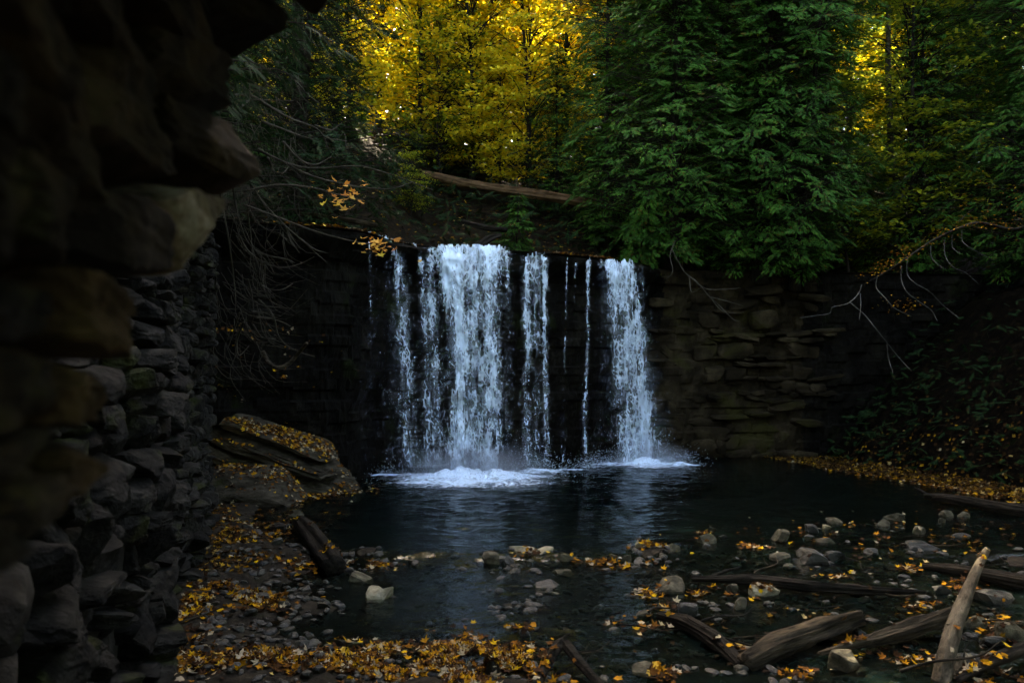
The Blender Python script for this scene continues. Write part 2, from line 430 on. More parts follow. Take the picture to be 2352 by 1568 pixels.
def lin(a, b, s): return np.arange(a, b, s)
gx = np.concatenate([[-12, -10], lin(-8.5, 13, 0.09), lin(13, 20, 0.4), [22, 26, 32, 45, 70, 140]])
gy = np.concatenate([[-80, -40, -20, -8, -3], lin(0, 5, 0.4), lin(5, 20, 0.085), lin(20, 29, 0.16)])
XX, YY = np.meshgrid(gx, gy, indexing='ij')
bed_me = mesh_np('creek_bed', np.stack([XX, YY, bed_z(XX, YY)], -1).reshape(-1, 3), grid_faces(*XX.shape), True)
bed = tag(obj('creek_bed', bed_me, M['bed']), 'dark stony creek bed rising into the right bank', kind='structure')
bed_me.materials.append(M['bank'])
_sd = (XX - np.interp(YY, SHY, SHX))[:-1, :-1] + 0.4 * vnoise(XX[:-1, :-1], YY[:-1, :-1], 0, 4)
bed_me.polygons.foreach_set('material_index', (_sd > 0.8).astype(np.int32).reshape(-1))  # steep part of the bank takes the soil with painted shade

def plateau_z(x, y):
    b = y - lip_y(x)
    z = LIPZ - 0.05 + 0.12 * fbm(x * 0.8, y * 0.8, 0, 3, 41) * sstep(0.2, 1.5, b)
    z = z + np.clip(b - 2.2, 0, 14) * 0.5 + np.clip(b - 16.2, 0, 400) * 0.12 + sstep(2, 5, b) * 0.5 * fbm(x * 0.25, y * 0.25, 0, 3, 51)
    # the upper creek comes over the lip in a shallow hollow, banks rise on both sides of it
    z = z + sstep(1.5, 4, b) * sstep(2.0, 6.0, x) * 0.9
    return z
px_ = np.concatenate([[-140, -90, -60, -40, -28, -20, -15], lin(-11, 14, 0.25), [15, 17, 20, 26, 40, 70, 140]])
pb_ = np.concatenate([[0, 0.06], lin(0.2, 4, 0.25), lin(4, 20, 0.6), [24, 30, 40, 60, 90, 140, 260]])
XX, BB = np.meshgrid(px_, pb_, indexing='ij')
YY = lip_y(XX) + BB
tag(obj('forest_floor', mesh_np('forest_floor', np.stack([XX, YY, plateau_z(XX, YY)], -1).reshape(-1, 3), grid_faces(*XX.shape), True), M['soil']),
    'leaf-strewn forest floor above the falls', kind='structure')

# hillside behind the ruined wall on the left
ty = np.concatenate([[-60, -30, -12, -4], lin(0, 18.5, 0.7)])
tw = np.array([0.35, 0.6, 1.2, 2.5, 5, 9, 16, 30, 60, 130])
TY, TW = np.meshgrid(ty, tw, indexing='ij')
XX = wall_x(np.clip(TY, 2.5, 30)) - TW
ZZ = 5.9 + 0.16 * TW + 0.3 * fbm(XX * 0.6, TY * 0.6, 0, 3, 61) - sstep(6, -6, TY) * 3.5
tag(obj('hillside', mesh_np('hillside', np.stack([XX, TY, ZZ], -1).reshape(-1, 3), grid_faces(*XX.shape)[:, ::-1], True), M['soil']),
    'wooded hillside behind the old wall', kind='structure')

# ------------------------------------------------------------------ cliff with the falls
cx_l = np.array(LIPX[:19]); cy_l = np.array(LIPY[:19])
seg = np.concatenate([[0], np.cumsum(np.hypot(np.diff(cx_l), np.diff(cy_l)))])
S = np.arange(0, seg[-1], 0.068); Z = np.linspace(-1.6, LIPZ, 124)
def cliff_base(s):
    x = np.interp(s, seg, cx_l); y = np.interp(s, seg, cy_l)
    e = 0.4
    tx = np.interp(s + e, seg, cx_l) - np.interp(s - e, seg, cx_l); tyy = np.interp(s + e, seg, cy_l) - np.interp(s - e, seg, cy_l)
    l = np.hypot(tx, tyy) + 1e-9
    return x, y, tyy / l, -tx / l              # outward normal points to the pool
SS, ZZ = np.meshgrid(S, Z, indexing='ij')
bx, by, nx, ny = cliff_base(SS)
row = np.floor(ZZ / 0.27 + 0.35 * vnoise(SS * 0.35, ZZ * 0, 3, 71))
rowh = hash3(row, row * 0, row * 0, 5)
colw = 0.45 + 0.5 * hash3(row, row * 0 + 3, row * 0, 6)
blk = np.floor(SS / colw + rowh * 7)
off = (hash3(row, blk, row * 0, 8) - 0.5) * 0.11 + (rowh - 0.5) * 0.10 - 0.025 * (np.abs((SS / colw + rowh * 7) % 1.0 - 0.5) > 0.46)
off = off + 0.30 * fbm(SS * 0.35, ZZ * 0.35, 0, 4, 81) + 0.14 * fbm(SS * 2.2, ZZ * 1.6, 0, 4, 91)
under = -0.55 * sstep(LIPZ - 0.2, LIPZ - 0.9, ZZ) - 0.25 * sstep(4, 1, ZZ)       # undercut behind the curtain
under = under * (1 - sstep(4.4, 5.6, bx))
lipround = -0.22 * sstep(LIPZ - 0.14, LIPZ, ZZ)
o_ = off * sstep(LIPZ + 0.02, LIPZ - 0.25, ZZ) + under + lipround
V = np.stack([bx + nx * o_, by + ny * o_, ZZ], -1).reshape(-1, 3)
cliff_me = mesh_np('rock_face', V, grid_faces(*SS.shape), False)
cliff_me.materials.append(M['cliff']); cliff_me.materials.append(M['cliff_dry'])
_dry_lit = (bx + 0.6 * vnoise(ZZ * .6, SS, 0, 5) > 4.75) & (bx + 0.8 * vnoise(ZZ * .5, SS * .7, 3, 6) < 10.4)  # past the right limit, shade is painted with the black cliff material
cliff_me.polygons.foreach_set('material_index', _dry_lit[:-1, :-1].astype(np.int32).reshape(-1))
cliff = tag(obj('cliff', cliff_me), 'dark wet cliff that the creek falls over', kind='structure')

# ------------------------------------------------------------------ rocks
def icosphere(sub):
    import bmesh
    bm = bmesh.new(); bmesh.ops.create_icosphere(bm, subdivisions=sub, radius=1.0)
    V = np.array([v.co[:] for v in bm.verts]); Fc = np.array([[v.index for v in f.verts] for f in bm.faces]); bm.free()
    return V, Fc
ICO = {k: icosphere(k) for k in (2, 3, 4)}
def rock_arrays(seed, sub=3, cuts=14, boxy=0.0, rough=0.06, cut_lo=0.55, cut_hi=0.9, hf=0.05):
    r = np.random.default_rng(seed)
    V, Fc = ICO[sub]; V = V.copy()
    if boxy:
        p = np.abs(V).max(1, keepdims=True); V = V * (1 - boxy) + (V / p) * 0.82 * boxy
    for _ in range(cuts):
        n = r.normal(size=3); n /= np.linalg.norm(n)
        c = r.uniform(cut_lo, cut_hi)
        d = V @ n - c
        V = V - np.clip(d, 0, None)[:, None] * n[None] * 0.96
    nn = V / (np.linalg.norm(V, axis=1, keepdims=True) + 1e-9)
    V = V + nn * (fbm(V[:, 0] * 1.6 + seed, V[:, 1] * 1.6, V[:, 2] * 1.6, 4, seed % 97) * rough * 2)[:, None]
    if hf: V = V + nn * (np.abs(vnoise(V[:, 0] * 7 + seed, V[:, 1] * 7, V[:, 2] * 7, seed % 89)) * hf)[:, None]
    V = V / np.abs(V).max(0)
    return V, Fc
def rock_mesh(name, seed, **k):
    V, Fc = rock_arrays(seed, **k)
    return mesh_np(name, V, Fc, False)

SURF = []            # (vertices, faces) in world space that leaves can lie on
def surf(o):
    bpy.context.view_layer.update()
    mw = np.array(o.matrix_world)
    n = len(o.data.vertices); co = np.empty(n * 3, np.float32); o.data.vertices.foreach_get('co', co)
    co = co.reshape(-1, 3) @ mw[:3, :3].T + mw[:3, 3]
    o.data.calc_loop_triangles()
    t = np.empty(len(o.data.loop_triangles) * 3, np.int32); o.data.loop_triangles.foreach_get('vertices', t)
    SURF.append((co, t.reshape(-1, 3)))

def ground_depth(py, z=None):
    d = H * F / (py - HY)
    for _ in range(4):
        d = (H - float(water_z(d))) * F / (py - HY)
    return d


# separate blocks standing proud of the right-hand rock face
blk_me = [rock_mesh('cliff_block', 400 + i, sub=3, cuts=10, boxy=0.95, rough=0.04, cut_lo=0.72, cut_hi=0.98, hf=.05) for i in range(8)]
for m_ in blk_me: m_.materials.append(M['cliff_dry'])
s0 = float(np.interp(4.5, cx_l, seg)); s1 = float(np.interp(10.5, cx_l, seg))
zc = -0.05
while zc < 5.6:
    rh = random.choice((.13, .18, .24, .3, .42, .55)) * random.uniform(.85, 1.15)
    s_ = s0 + random.uniform(0, 0.5)
    while s_ < s1:
        w = random.uniform(0.25, 1.3)
        bx0, by0, nx0, ny0 = (float(q) for q in cliff_base(np.array(s_ + w / 2)))
        keep = 0.5 if zc < 4.2 else 0.3
        if random.random() < keep:
            pr = random.uniform(-0.15, -0.02) + 0.28 * float(fbm(s_ * 0.5, zc * 0.4, 0, 3, 77))
            o = obj('rock_block', random.choice(blk_me), None, cliff,
                    (bx0 + nx0 * pr, by0 + ny0 * pr, zc + rh / 2 + random.uniform(-.08, .08)),
                    (random.uniform(-.12, .12), random.uniform(-.16, .16), math.atan2(nx0, -ny0) + random.uniform(-.12, .12)),
                    (w * 0.54, random.uniform(0.16, 0.24), rh * random.uniform(.52, .62)))
        s_ += w
    zc += rh

# ------------------------------------------------------------------ old masonry wall along the left shore
ws0, ws1 = 2.6, 17.5
wall = tag(empty('ruined_wall', (float(wall_x(10)), 10, 0)), 'long rough stone wall along the left shore of the creek', 'wall')
wdir = np.array([-0.3173, 1.0]); wdir /= np.linalg.norm(wdir)
wnor = np.array([wdir[1], -wdir[0]])
wyaw = math.atan2(wdir[1], wdir[0])
stone_me = [rock_mesh('wall_stone', 500 + i, sub=4, cuts=14, boxy=0.92, rough=0.06, cut_lo=0.6, cut_hi=0.98, hf=0.06) for i in range(14)]
for m_ in stone_me: m_.materials.append(M['wall'])
inv_w = wall.location
stones = []
zc = -0.25
L_w = (ws1 - ws0) / wdir[1]
while zc < 6.7:
    rh = random.uniform(0.09, 0.27)
    s_ = random.uniform(-0.4, 0)
    while s_ < L_w:
        w = random.uniform(0.22, 0.7)
        yy = ws0 + (s_ + w / 2) * wdir[1]; xx = float(wall_x(yy))
        big = 0.30 * float(fbm(s_ * 0.45, zc * 0.5, 0, 3, 101)) + 0.10 * float(vnoise(s_ * 1.7, zc * 1.3, 0, 103))
        pr = big + random.uniform(-0.14, 0.10)
        top = 6.3 + 0.4 * float(vnoise(s_ * 0.8, 0, 0, 107))
        if zc < top:
            hh = rh * random.uniform(0.85, 1.35)
            stones.append((yy, xx + wnor[0] * pr, yy + wnor[1] * pr, zc + rh / 2, w * 0.55, random.uniform(0.17, 0.30), hh * 0.55))
        s_ += w
    zc += rh * 0.96
def seen_size(q):
    d = max(q[2], 1.0); px = CX + q[1] / d * F; py = HY - (q[3] - H) / d * F
    ok = 0 if (px < -60 or py < 560 or py > 1640) else 1
    return ok * (q[4] * 0.45 + q[6]) / d
stones.sort(key=seen_size, reverse=True)
rest = MB()
for i, (yy, x, y, z, a, b, c) in enumerate(stones):
    rot = (random.uniform(-.2, .2), random.gauss(0, .12), wyaw + random.uniform(-.4, .4))
    if i < 300:
        o = obj('stone', random.choice(stone_me), None, wall, Vector((x, y, z)) - inv_w, rot, (a, b, c))
    else:
        V, Fc = rock_arrays(500 + random.randrange(6), sub=2, cuts=9, boxy=0.75, rough=0.10, cut_lo=0.62, cut_hi=0.95)
        Mx = np.array(Matrix.LocRotScale(Vector((x, y, z)) - inv_w, Matrix.Rotation(rot[2], 3, 'Z').to_quaternion(), Vector((a, b, c))))
        rest.add(V @ Mx[:3, :3].T + Mx[:3, 3], Fc)
tag(obj('far_stones', rest.mesh('far_stones', False), M['wall'], wall), kind='stuff')
# mortar and rubble core behind the stones
cs = np.linspace(-0.4, L_w, 60); cz = np.linspace(-0.6, 6.2, 30)
CS, CZ = np.meshgrid(cs, cz, indexing='ij')
cyy = ws0 + CS * wdir[1]; cxx = wall_x(cyy)
cp = 0.30 * fbm(CS * 0.45, CZ * 0.5, 0, 3, 101) + 0.10 * vnoise(CS * 1.7, CZ * 1.3, 0, 103) - 0.02
front = np.stack([cxx + wnor[0] * cp, cyy + wnor[1] * cp, CZ], -1).reshape(-1, 3)
backv = np.stack([cxx - wnor[0] * 1.1, cyy - wnor[1] * 1.1, CZ], -1).reshape(-1, 3)
nb = len(front); gf = grid_faces(60, 30)
idx = np.arange(nb).reshape(60, 30)
def strip(e): return np.stack([e[:-1], e[1:], e[1:] + nb, e[:-1] + nb], -1)
core_f = np.concatenate([gf, gf[:, ::-1] + nb, strip(idx[:, -1]), strip(idx[:, 0])[:, ::-1], strip(idx[0, :]), strip(idx[-1, :])[:, ::-1]])
obj('mortar_core', mesh_np('mortar_core', np.concatenate([front, backv]) - np.array(inv_w), core_f, False), M['wall_core'], wall)

# ------------------------------------------------------------------ ruined arch close to the camera on the left
arch = tag(empty('ruined_arch', (-1.0, 1.4, 0.9)), 'dark broken stone arch close by, its blocks jutting out over the view', 'arch')
def arch_d(px): return float(np.interp(px, [-400, -150, 0, 100, 300, 500, 720], [0.45, 0.6, 0.75, 0.95, 1.5, 2.0, 2.25]))
arch_me = [rock_mesh('arch_stone', 700 + i, sub=4, cuts=9, boxy=0.96, rough=0.06, cut_lo=0.68, cut_hi=1.0, hf=.05) for i in range(8)]
arch_rows = [(-420, -240, 900), (-240, -80, 800), (-80, 70, 650), (70, 245, 530), (245, 418, 602), (428, 622, 522), (622, 800, 300), (800, 985, 240), (1000, 1115, 246),
             (1112, 1225, 170), (1225, 1340, 70), (1340, 1480, -30), (1480, 1640, -60)]
for ri, (ya, yb, edge) in enumerate(arch_rows):
    x1 = edge; first = True
    while x1 > -260:
        wpx = random.uniform(120, 210)
        if (ya, edge) == (245, 602): wpx = 205 if first else wpx
        if (ya, edge) == (428, 522): wpx = 128 if first else wpx
        if ya == 1000: wpx = 115 if first else wpx
        x0 = x1 - wpx
        da, db = arch_d(x0), arch_d(x1)
        if first and x1 > 480: da = max(da, db - 0.30)
        dm = (da + db) / 2; ym = (ya + yb) / 2
        pa, pb = P(x0, ym, da), P(x1, ym, db)
        mid = (pa + pb) / 2
        ln = (pb - pa).length; hh = (yb - ya) * dm / F
        yaw = math.atan2(pb.y - pa.y, pb.x - pa.x)
        back = 0.17
        nrm = Vector((-math.sin(yaw), math.cos(yaw), 0))
        ctr = mid + nrm * back + Vector((0, random.uniform(-.02, .02), 0))
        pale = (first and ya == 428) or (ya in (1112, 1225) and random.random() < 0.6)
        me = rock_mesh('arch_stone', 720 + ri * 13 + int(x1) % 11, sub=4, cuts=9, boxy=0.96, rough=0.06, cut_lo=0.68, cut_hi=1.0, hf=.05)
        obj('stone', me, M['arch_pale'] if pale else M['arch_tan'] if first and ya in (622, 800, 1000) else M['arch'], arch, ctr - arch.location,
            (random.uniform(-.05, .05), random.uniform(-.06, .06), yaw), (ln * 0.56, 0.19, hh * 0.54))
        x1 = x0; first = False
# rubble core of pier and springing, roof and side extended unseen to block sky
cb = MB()
for (x0, x1, y0, y1, z0, z1) in ((-2.8, -1.15, 0.2, 1.6, 0.7, 3.0), (-2.9, -1.78, 1.5, 2.6, 0.7, 3.0), (-2.2, -1.08, 0.4, 2.4, 3.06, 4.0), (-2.2, 0.7, -2.2, 2.6, 4.02, 4.7), (-2.2, -0.80, -2.2, 0.7, 0.7, 4.0)):
    c = np.array([(x, y, z) for x in (x0, x1) for y in (y0, y1) for z in (z0, z1)])
    cb.add(c - np.array(arch.location), np.array([[0, 1, 3, 2], [4, 6, 7, 5], [0, 4, 5, 1], [2, 3, 7, 6], [0, 2, 6, 4], [1, 5, 7, 3]]))
obj('rubble_core_sky_block', mesh_np('rubble_core_sky_block', np.concatenate(cb.v), np.concatenate(cb.f), False), M['wall_core'], arch)

# ------------------------------------------------------------------ water surface
wx = lin(-7.6, 12.4, 0.066); wy = np.concatenate([lin(3.0, 6.5, 0.1), lin(6.5, 14, 0.045), lin(14, 27.2, 0.07)])
XX, YY = np.meshgrid(wx, wy, indexing='ij')
calm = sstep(3, 8, XX) * sstep(13, 14.5, YY)
amp = (0.010 + 0.014 * sstep(12.0, 14.5, YY)) * (1 - 0.72 * calm)
wav = amp * (vnoise(XX * 2.2, YY * 3.6, 0, 201) + 0.6 * vnoise(XX * 4.7, YY * 8.5, 1, 202) + 0.35 * vnoise(XX * 9, YY * 16, 1, 204))
rif = sstep(12.9, 12.2, YY) * sstep(10.2, 11.6, YY) + 0.8 * sstep(9.6, 8.6, YY) * sstep(-0.4, 0.8, XX)
wav = wav + 0.030 * rif * (fbm(XX * 3.1, YY * 3.4, 0, 3, 205) + 0.5 * np.abs(vnoise(XX * 8, YY * 9, 0, 206)))
r1 = np.hypot(XX + 1.0, (YY - 21.3) * 1.2); r2 = np.hypot(XX - 4.2, (YY - 24.6) * 1.2)
wav = wav + 0.05 * (np.exp(-(r1 / 2.6) ** 2) + np.exp(-(r2 / 1.8) ** 2)) * fbm(XX * 2.4, YY * 3.2, 0, 3, 207)
water = tag(obj('water', mesh_np('water', np.stack([XX, YY, water_z(YY) + wav], -1).reshape(-1, 3), grid_faces(*XX.shape), True), M['water']),
            'dark rippled plunge pool and shallow creek', kind='structure')

# ------------------------------------------------------------------ waterfall
fall = tag(empty('waterfall', (0.5, 22.6, 0)), 'white waterfall dropping in several streams over the dark cliff into the pool', 'waterfall')
def curtain(name, path, layers=3, seed=0, cell=(10.5, 18.0), z_top=None, drop=0.35, jit=0.16):
    """path: rows (py, [(centre px, half width px, strength), ...]); a lacy sheet of water"""
    pys = [r[0] for r in path]
    xs_all = [c for r in path for (c, w, a) in r[1]]; wmax = max(w for r in path for (c, w, a) in r[1])
    x_lo, x_hi = min(xs_all) - 2.2 * wmax, max(xs_all) + 2.2 * wmax
    out = MB(); covs = []
    for L in range(layers):
        gxp = np.arange(x_lo, x_hi, 1.1); gyp = np.arange(pys[0], pys[-1], 2.3)
        if len(gxp) < 2: continue
        PX, PY = np.meshgrid(gxp, gyp, indexing='ij')
        dens = np.zeros_like(PX)
        for k in range(len(path[0][1])):
            c = np.interp(PY, pys, [r[1][k][0] for r in path]); w = np.interp(PY, pys, [r[1][k][1] for r in path]); a = np.interp(PY, pys, [r[1][k][2] for r in path])
            dens = np.maximum(dens, a * np.exp(-(np.abs((PX - c) / w)) ** 1.7))
        t = (PY - pys[0]) / (pys[-1] - pys[0])
        wpx = PX + 5 * fbm(PX / 30, PY / 45, L * 3.0, 3, seed + 3) ; wpy = PY + 10 * fbm(PX / 26, PY / 40, L * 3.0 + 9, 3, seed + 4)
        sx = cell[0] * (0.55 + 0.6 * t); sy = cell[1] * (0.5 + 0.8 * t)
        d1, d2 = worley(wpx / cell[0] * 1.0 + L * 31.7, wpy / cell[1] + L * 17.3, seed + L)
        e1, e2 = worley(wpx / (cell[0] * 0.45) + L * 11.7, wpy / (cell[1] * 0.5) + L * 7.3, seed + L + 40)
        lace = np.minimum(d2 - d1, 0.55 * (e2 - e1) + 0.16)
        streak = fbm(PX / 4.0, PY / 38.0, L * 5.0, 3, seed + 60)
        clump = fbm(PX / 16.0, PY / 46.0, L * 5.0, 4, seed + 70)
        thr = dens ** 1.45 * (0.315 + 0.55 * streak + 1.25 * clump) + 0.42 * dens ** 2 * np.exp(-t / 0.10) - 0.02
        # lower down the sheet tears into drops
        tear = vnoise(PX / 1.9, PY / 9.0, L, seed + 90)
        val = lace + 0.26 * t * np.clip(tear, -0.2, 1) - thr
        keep = (val < 0) & (dens > 0.06) & (PY > pys[0] + 5 + 9 * vnoise(PX / 6, 0, L, seed + 130))
        spr = (tear > 0.86 - 0.22 * dens) & (dens > 0.10) & (t > 0.06)
        keep = keep | spr
        cov = np.clip((0.03 - val) / 0.24, 0, 1) ** 0.85
        cov = np.maximum(cov, np.where(spr, 0.55 * np.clip((tear - 0.55) / 0.3, 0, 1), 0)) * (0.72 + 0.5 * fbm(PX / 9, PY / 20, L * 4.0, 3, seed + 140))
        cov = cov * (0.5 + 0.5 * np.clip(dens, 0, 1))
        cov = np.clip(cov + 0.35 * dens * np.exp(-t / 0.12), 0, 1)
        film = np.clip(dens - 0.22, 0, 1) * 0.28 * np.clip(0.55 + 1.3 * streak + 0.8 * clump, 0, 1.2)
        cov = np.maximum(cov, film)
        keep = (val < 0.03) & (dens > 0.05) & (PY > pys[0] + 5 + 9 * vnoise(PX / 6, 0, L, seed + 130)) | spr
        keep = keep | ((film > 0.03) & (PY > pys[0] + 8 + 9 * vnoise(PX / 6, 0, L, seed + 130)))
        d0 = lip_y((PX - CX) * 23 / F); d0 = lip_y((PX - CX) * d0 / F)
        depth = d0 - drop * np.sqrt(np.clip(t, 0, 1)) - 0.06 - 0.10 * L + jit * fbm(PX / 20, PY / 30, L * 2.0, 3, seed + 110)
        X = (PX - CX) * depth / F; Zz = H - (PY - HY) * depth / F
        Zz = np.where(t < 0.03, np.minimum(Zz, LIPZ + 0.05), Zz)
        Vv = np.stack([X, depth, Zz], -1).reshape(-1, 3)
        fc = grid_faces(*PX.shape)
        kf = keep[:-1, :-1].reshape(-1)
        fc = fc[kf]
        used, invx = np.unique(fc, return_inverse=True)
        if len(used): out.add(Vv[used] - np.array(fall.location), invx.reshape(-1, 4)); covs.append(cov.reshape(-1)[used])
    o = obj(name, mesh_np(name, np.concatenate(out.v), np.concatenate(out.f), True), M['foam'], fall)
    set_cover(o.data, np.concatenate(covs))
    o['kind'] = 'stuff'
    return o
curtain('main_curtain', [
    (561, [(1032, 42, 1.0), (1122, 38, 0.95), (1078, 60, 0.62), (995, 14, 0.5), (1160, 10, 0.4)]),
    (600, [(1036, 40, 1.0), (1125, 34, 0.85), (1082, 60, 0.62), (992, 16, 0.5), (1165, 11, 0.4)]),
    (680, [(1042, 30, 0.95), (1124, 24, 0.75), (1082, 60, 0.56), (990, 22, 0.5), (1165, 14, 0.3)]),
    (780, [(1056, 28, 0.9), (1128, 24, 0.75), (1080, 66, 0.54), (995, 24, 0.48), (1168, 12, 0.28)]),
    (900, [(1062, 32, 0.9), (1130, 26, 0.75), (1085, 66, 0.54), (1005, 24, 0.48), (1165, 14, 0.30)]),
    (1085, [(1060, 40, 0.95), (1125, 32, 0.75), (1085, 80, 0.56), (1010, 34, 0.40), (1165, 18, 0.3)])], 3, 11)
curtain('slanting_stream', [
    (538, [(880, 10, 0.75)]), (575, [(905, 12, 0.75)]), (640, [(918, 19, 0.62)]), (760, [(926, 23, 0.56)]), (900, [(934, 26, 0.52)]), (1072, [(945, 32, 0.50)])], 2, 23)
curtain('thin_stream', [
    (558, [(953, 5, 0.7)]), (600, [(966, 8, 0.62)]), (700, [(974, 11, 0.55)]), (860, [(980, 13, 0.5)]), (1075, [(984, 18, 0.46)])], 2, 29)
curtain('ledge_trickle', [
    (528, [(848, 5, 0.6)]), (580, [(848, 4, 0.5)]), (660, [(852, 5, 0.4)]), (760, [(850, 4, 0.32)]), (900, [(852, 4, 0.25)])], 1, 31)
curtain('double_stream', [
    (578, [(1208, 12, 0.8), (1248, 10, 0.75), (1228, 22, 0.55)]), (640, [(1210, 12, 0.7), (1251, 7, 0.75), (1228, 24, 0.46)]),
    (780, [(1212, 12, 0.62), (1250, 8, 0.65), (1230, 24, 0.38)]), (920, [(1210, 14, 0.6), (1254, 8, 0.6), (1230, 26, 0.38)]), (1070, [(1214, 18, 0.6), (1256, 12, 0.5), (1232, 30, 0.40)])], 2, 37)
curtain('veil', [(548, [(905, 34, 0.16), (860, 18, .14)]), (700, [(900, 46, .17), (855, 24, .14)]), (1068, [(900, 60, .2), (850, 30, .14)])], 1, 61)
curtain('thin_trickle', [(586, [(1303, 3, 0.5)]), (740, [(1298, 3, 0.42)]), (900, [(1295, 4, 0.46)]), (1060, [(1294, 6, 0.40)])], 1, 41)
curtain('hair_trickle', [(590, [(1322, 3, 0.5)]), (740, [(1320, 3, 0.35)]), (800, [(1318, 3, 0.2)])], 1, 42)
curtain('narrow_stream', [(588, [(1352, 6, 0.6)]), (700, [(1350, 5, 0.6)]), (800, [(1350, 5, 0.55)]), (900, [(1343, 8, 0.6)]), (1060, [(1344, 7, 0.5)])], 2, 43)
curtain('bowed_curtain', [
    (595, [(1402, 22, 0.75), (1432, 22, 0.65), (1416, 34, 0.55)]), (640, [(1412, 26, 0.62), (1446, 18, 0.7), (1426, 40, 0.55)]),
    (740, [(1422, 28, 0.55), (1463, 18, 0.8), (1440, 44, 0.54)]), (860, [(1430, 30, 0.58), (1476, 24, 0.85), (1450, 52, 0.58)]),
    (960, [(1437, 32, 0.58), (1484, 28, 0.9), (1458, 58, 0.6)]), (1060, [(1442, 36, 0.62), (1490, 34, 0.9), (1464, 66, 0.62)])], 3, 47, drop=0.7)
curtain('edge_trickle', [(600, [(1476, 5, 0.55)]), (660, [(1477, 5, 0.42)]), (760, [(1470, 5, 0.3)])], 1, 53)

# foam where the streams strike the pool
def foam_patch(name, blobs, seed, hmax):
    X0 = min(b[0] - 1.6 * b[2] for b in blobs); X1 = max(b[0] + 1.6 * b[2] for b in blobs)
    Y0 = min(b[1] - 1.6 * b[3] for b in blobs); Y1 = max(b[1] + 1.6 * b[3] for b in blobs)
    out = MB(); covs = []
    for L in range(2):
        xx, yy = np.meshgrid(np.arange(X0, X1, 0.028), np.arange(Y0, Y1, 0.036), indexing='ij')
        d = np.zeros_like(xx)
        for (bx_, by_, rx, ry, a) in blobs: d = np.maximum(d, a * np.exp(-(((xx - bx_) / rx) ** 2 + ((yy - by_) / ry) ** 2)))
        wxx = xx + 0.25 * fbm(xx * 1.2, yy * 1.2, L, 3, seed); wyy = yy + 0.25 * fbm(xx * 1.2, yy * 1.2, 7 + L, 3, seed + 1)
        d1, d2 = worley(wxx * 2.6 + L * 9, wyy * 4.6 + L * 5, seed + L); e1, e2 = worley(wxx * 6 + L * 4, wyy * 10 + L * 3, seed + L + 3)
        lace = np.minimum(d2 - d1, 0.6 * (e2 - e1) + 0.1)
        val = lace - (d * (0.95 + 0.9 * fbm(xx * 1.5, yy * 2.5, L, 3, seed + 9)) - 0.08)
        keep = val < 0.02; cov = np.clip((0.02 - val) / 0.3, 0, 1) ** 0.8
        z = 0.035 + hmax * d ** 2 * (0.45 + 0.9 * np.abs(fbm(xx * 2.2, yy * 2.2, L * 4, 4, seed + 12))) + 0.035 * L * d + 0.04 * d * vnoise(xx * 6, yy * 8, L, seed + 15)
        fc = grid_faces(*xx.shape)[keep[:-1, :-1].reshape(-1)]
        used, inv = np.unique(fc, return_inverse=True)
        out.add(np.stack([xx, yy, z], -1).reshape(-1, 3)[used] - np.array(fall.location), inv.reshape(-1, 4)); covs.append(cov.reshape(-1)[used])
    # flung spray: little tapering drops above the foam
    tv = np.array([(0, 0, 1.0), (0.42, 0, 0), (-0.21, 0.36, 0), (-0.21, -0.36, 0), (0, 0, -0.8)])
    tf = np.array([[0, 1, 2], [0, 2, 3], [0, 3, 1], [4, 2, 1], [4, 3, 2], [4, 1, 3]])
    N = 4200; b = np.array(blobs); w = b[:, 2] * b[:, 4]; ii = rng.choice(len(b), N, p=w / w.sum())
    pos = np.stack([b[ii, 0] + rng.normal(size=N) * b[ii, 2] * 0.55, b[ii, 1] + rng.normal(size=N) * b[ii, 3] * 0.35, 0.05 + np.abs(rng.normal(size=N)) * hmax * 1.3 * b[ii, 4]], 1)
    V, Fc = scatter(tv, tf, pos - np.array(fall.location), basis(randdir(N), randdir(N)), rng.uniform(0.006, 0.022, N))
    fo = obj(name, mesh_np(name, np.concatenate(out.v), np.concatenate(out.f), True), M['foam'], fall); set_cover(fo.data, np.concatenate(covs))
    sp = obj('spray', mesh_np('spray', V, Fc, False), M['foam'], fo); sp['kind'] = 'stuff'; set_cover(sp.data, np.full(len(V), .6))
foam_patch('foam', [(-1.35, 21.0, 1.4, 0.95, 1.0), (-0.4, 21.1, 1.1, 0.85, 0.95), (-2.3, 21.5, 1.2, 0.45, 0.52), (-3.3, 21.6, 0.9, 0.3, 0.42), (0.7, 22.4, 0.9, 0.45, 0.6), (-1.0, 20.0, 2.0, 0.8, 0.55), (1.6, 22.9, 0.8, 0.3, 0.36), (0.4, 21.2, 1.0, 0.5, 0.42)], 301, 0.30)
foam_patch('foam', [(4.05, 24.2, 0.95, 0.5, 1.0), (4.9, 24.1, 0.7, 0.4, 0.72), (3.1, 24.3, 0.8, 0.3, 0.55), (2.4, 23.6, 0.6, 0.25, 0.42), (4.3, 23.6, 1.1, 0.35, 0.45)], 331, 0.26)

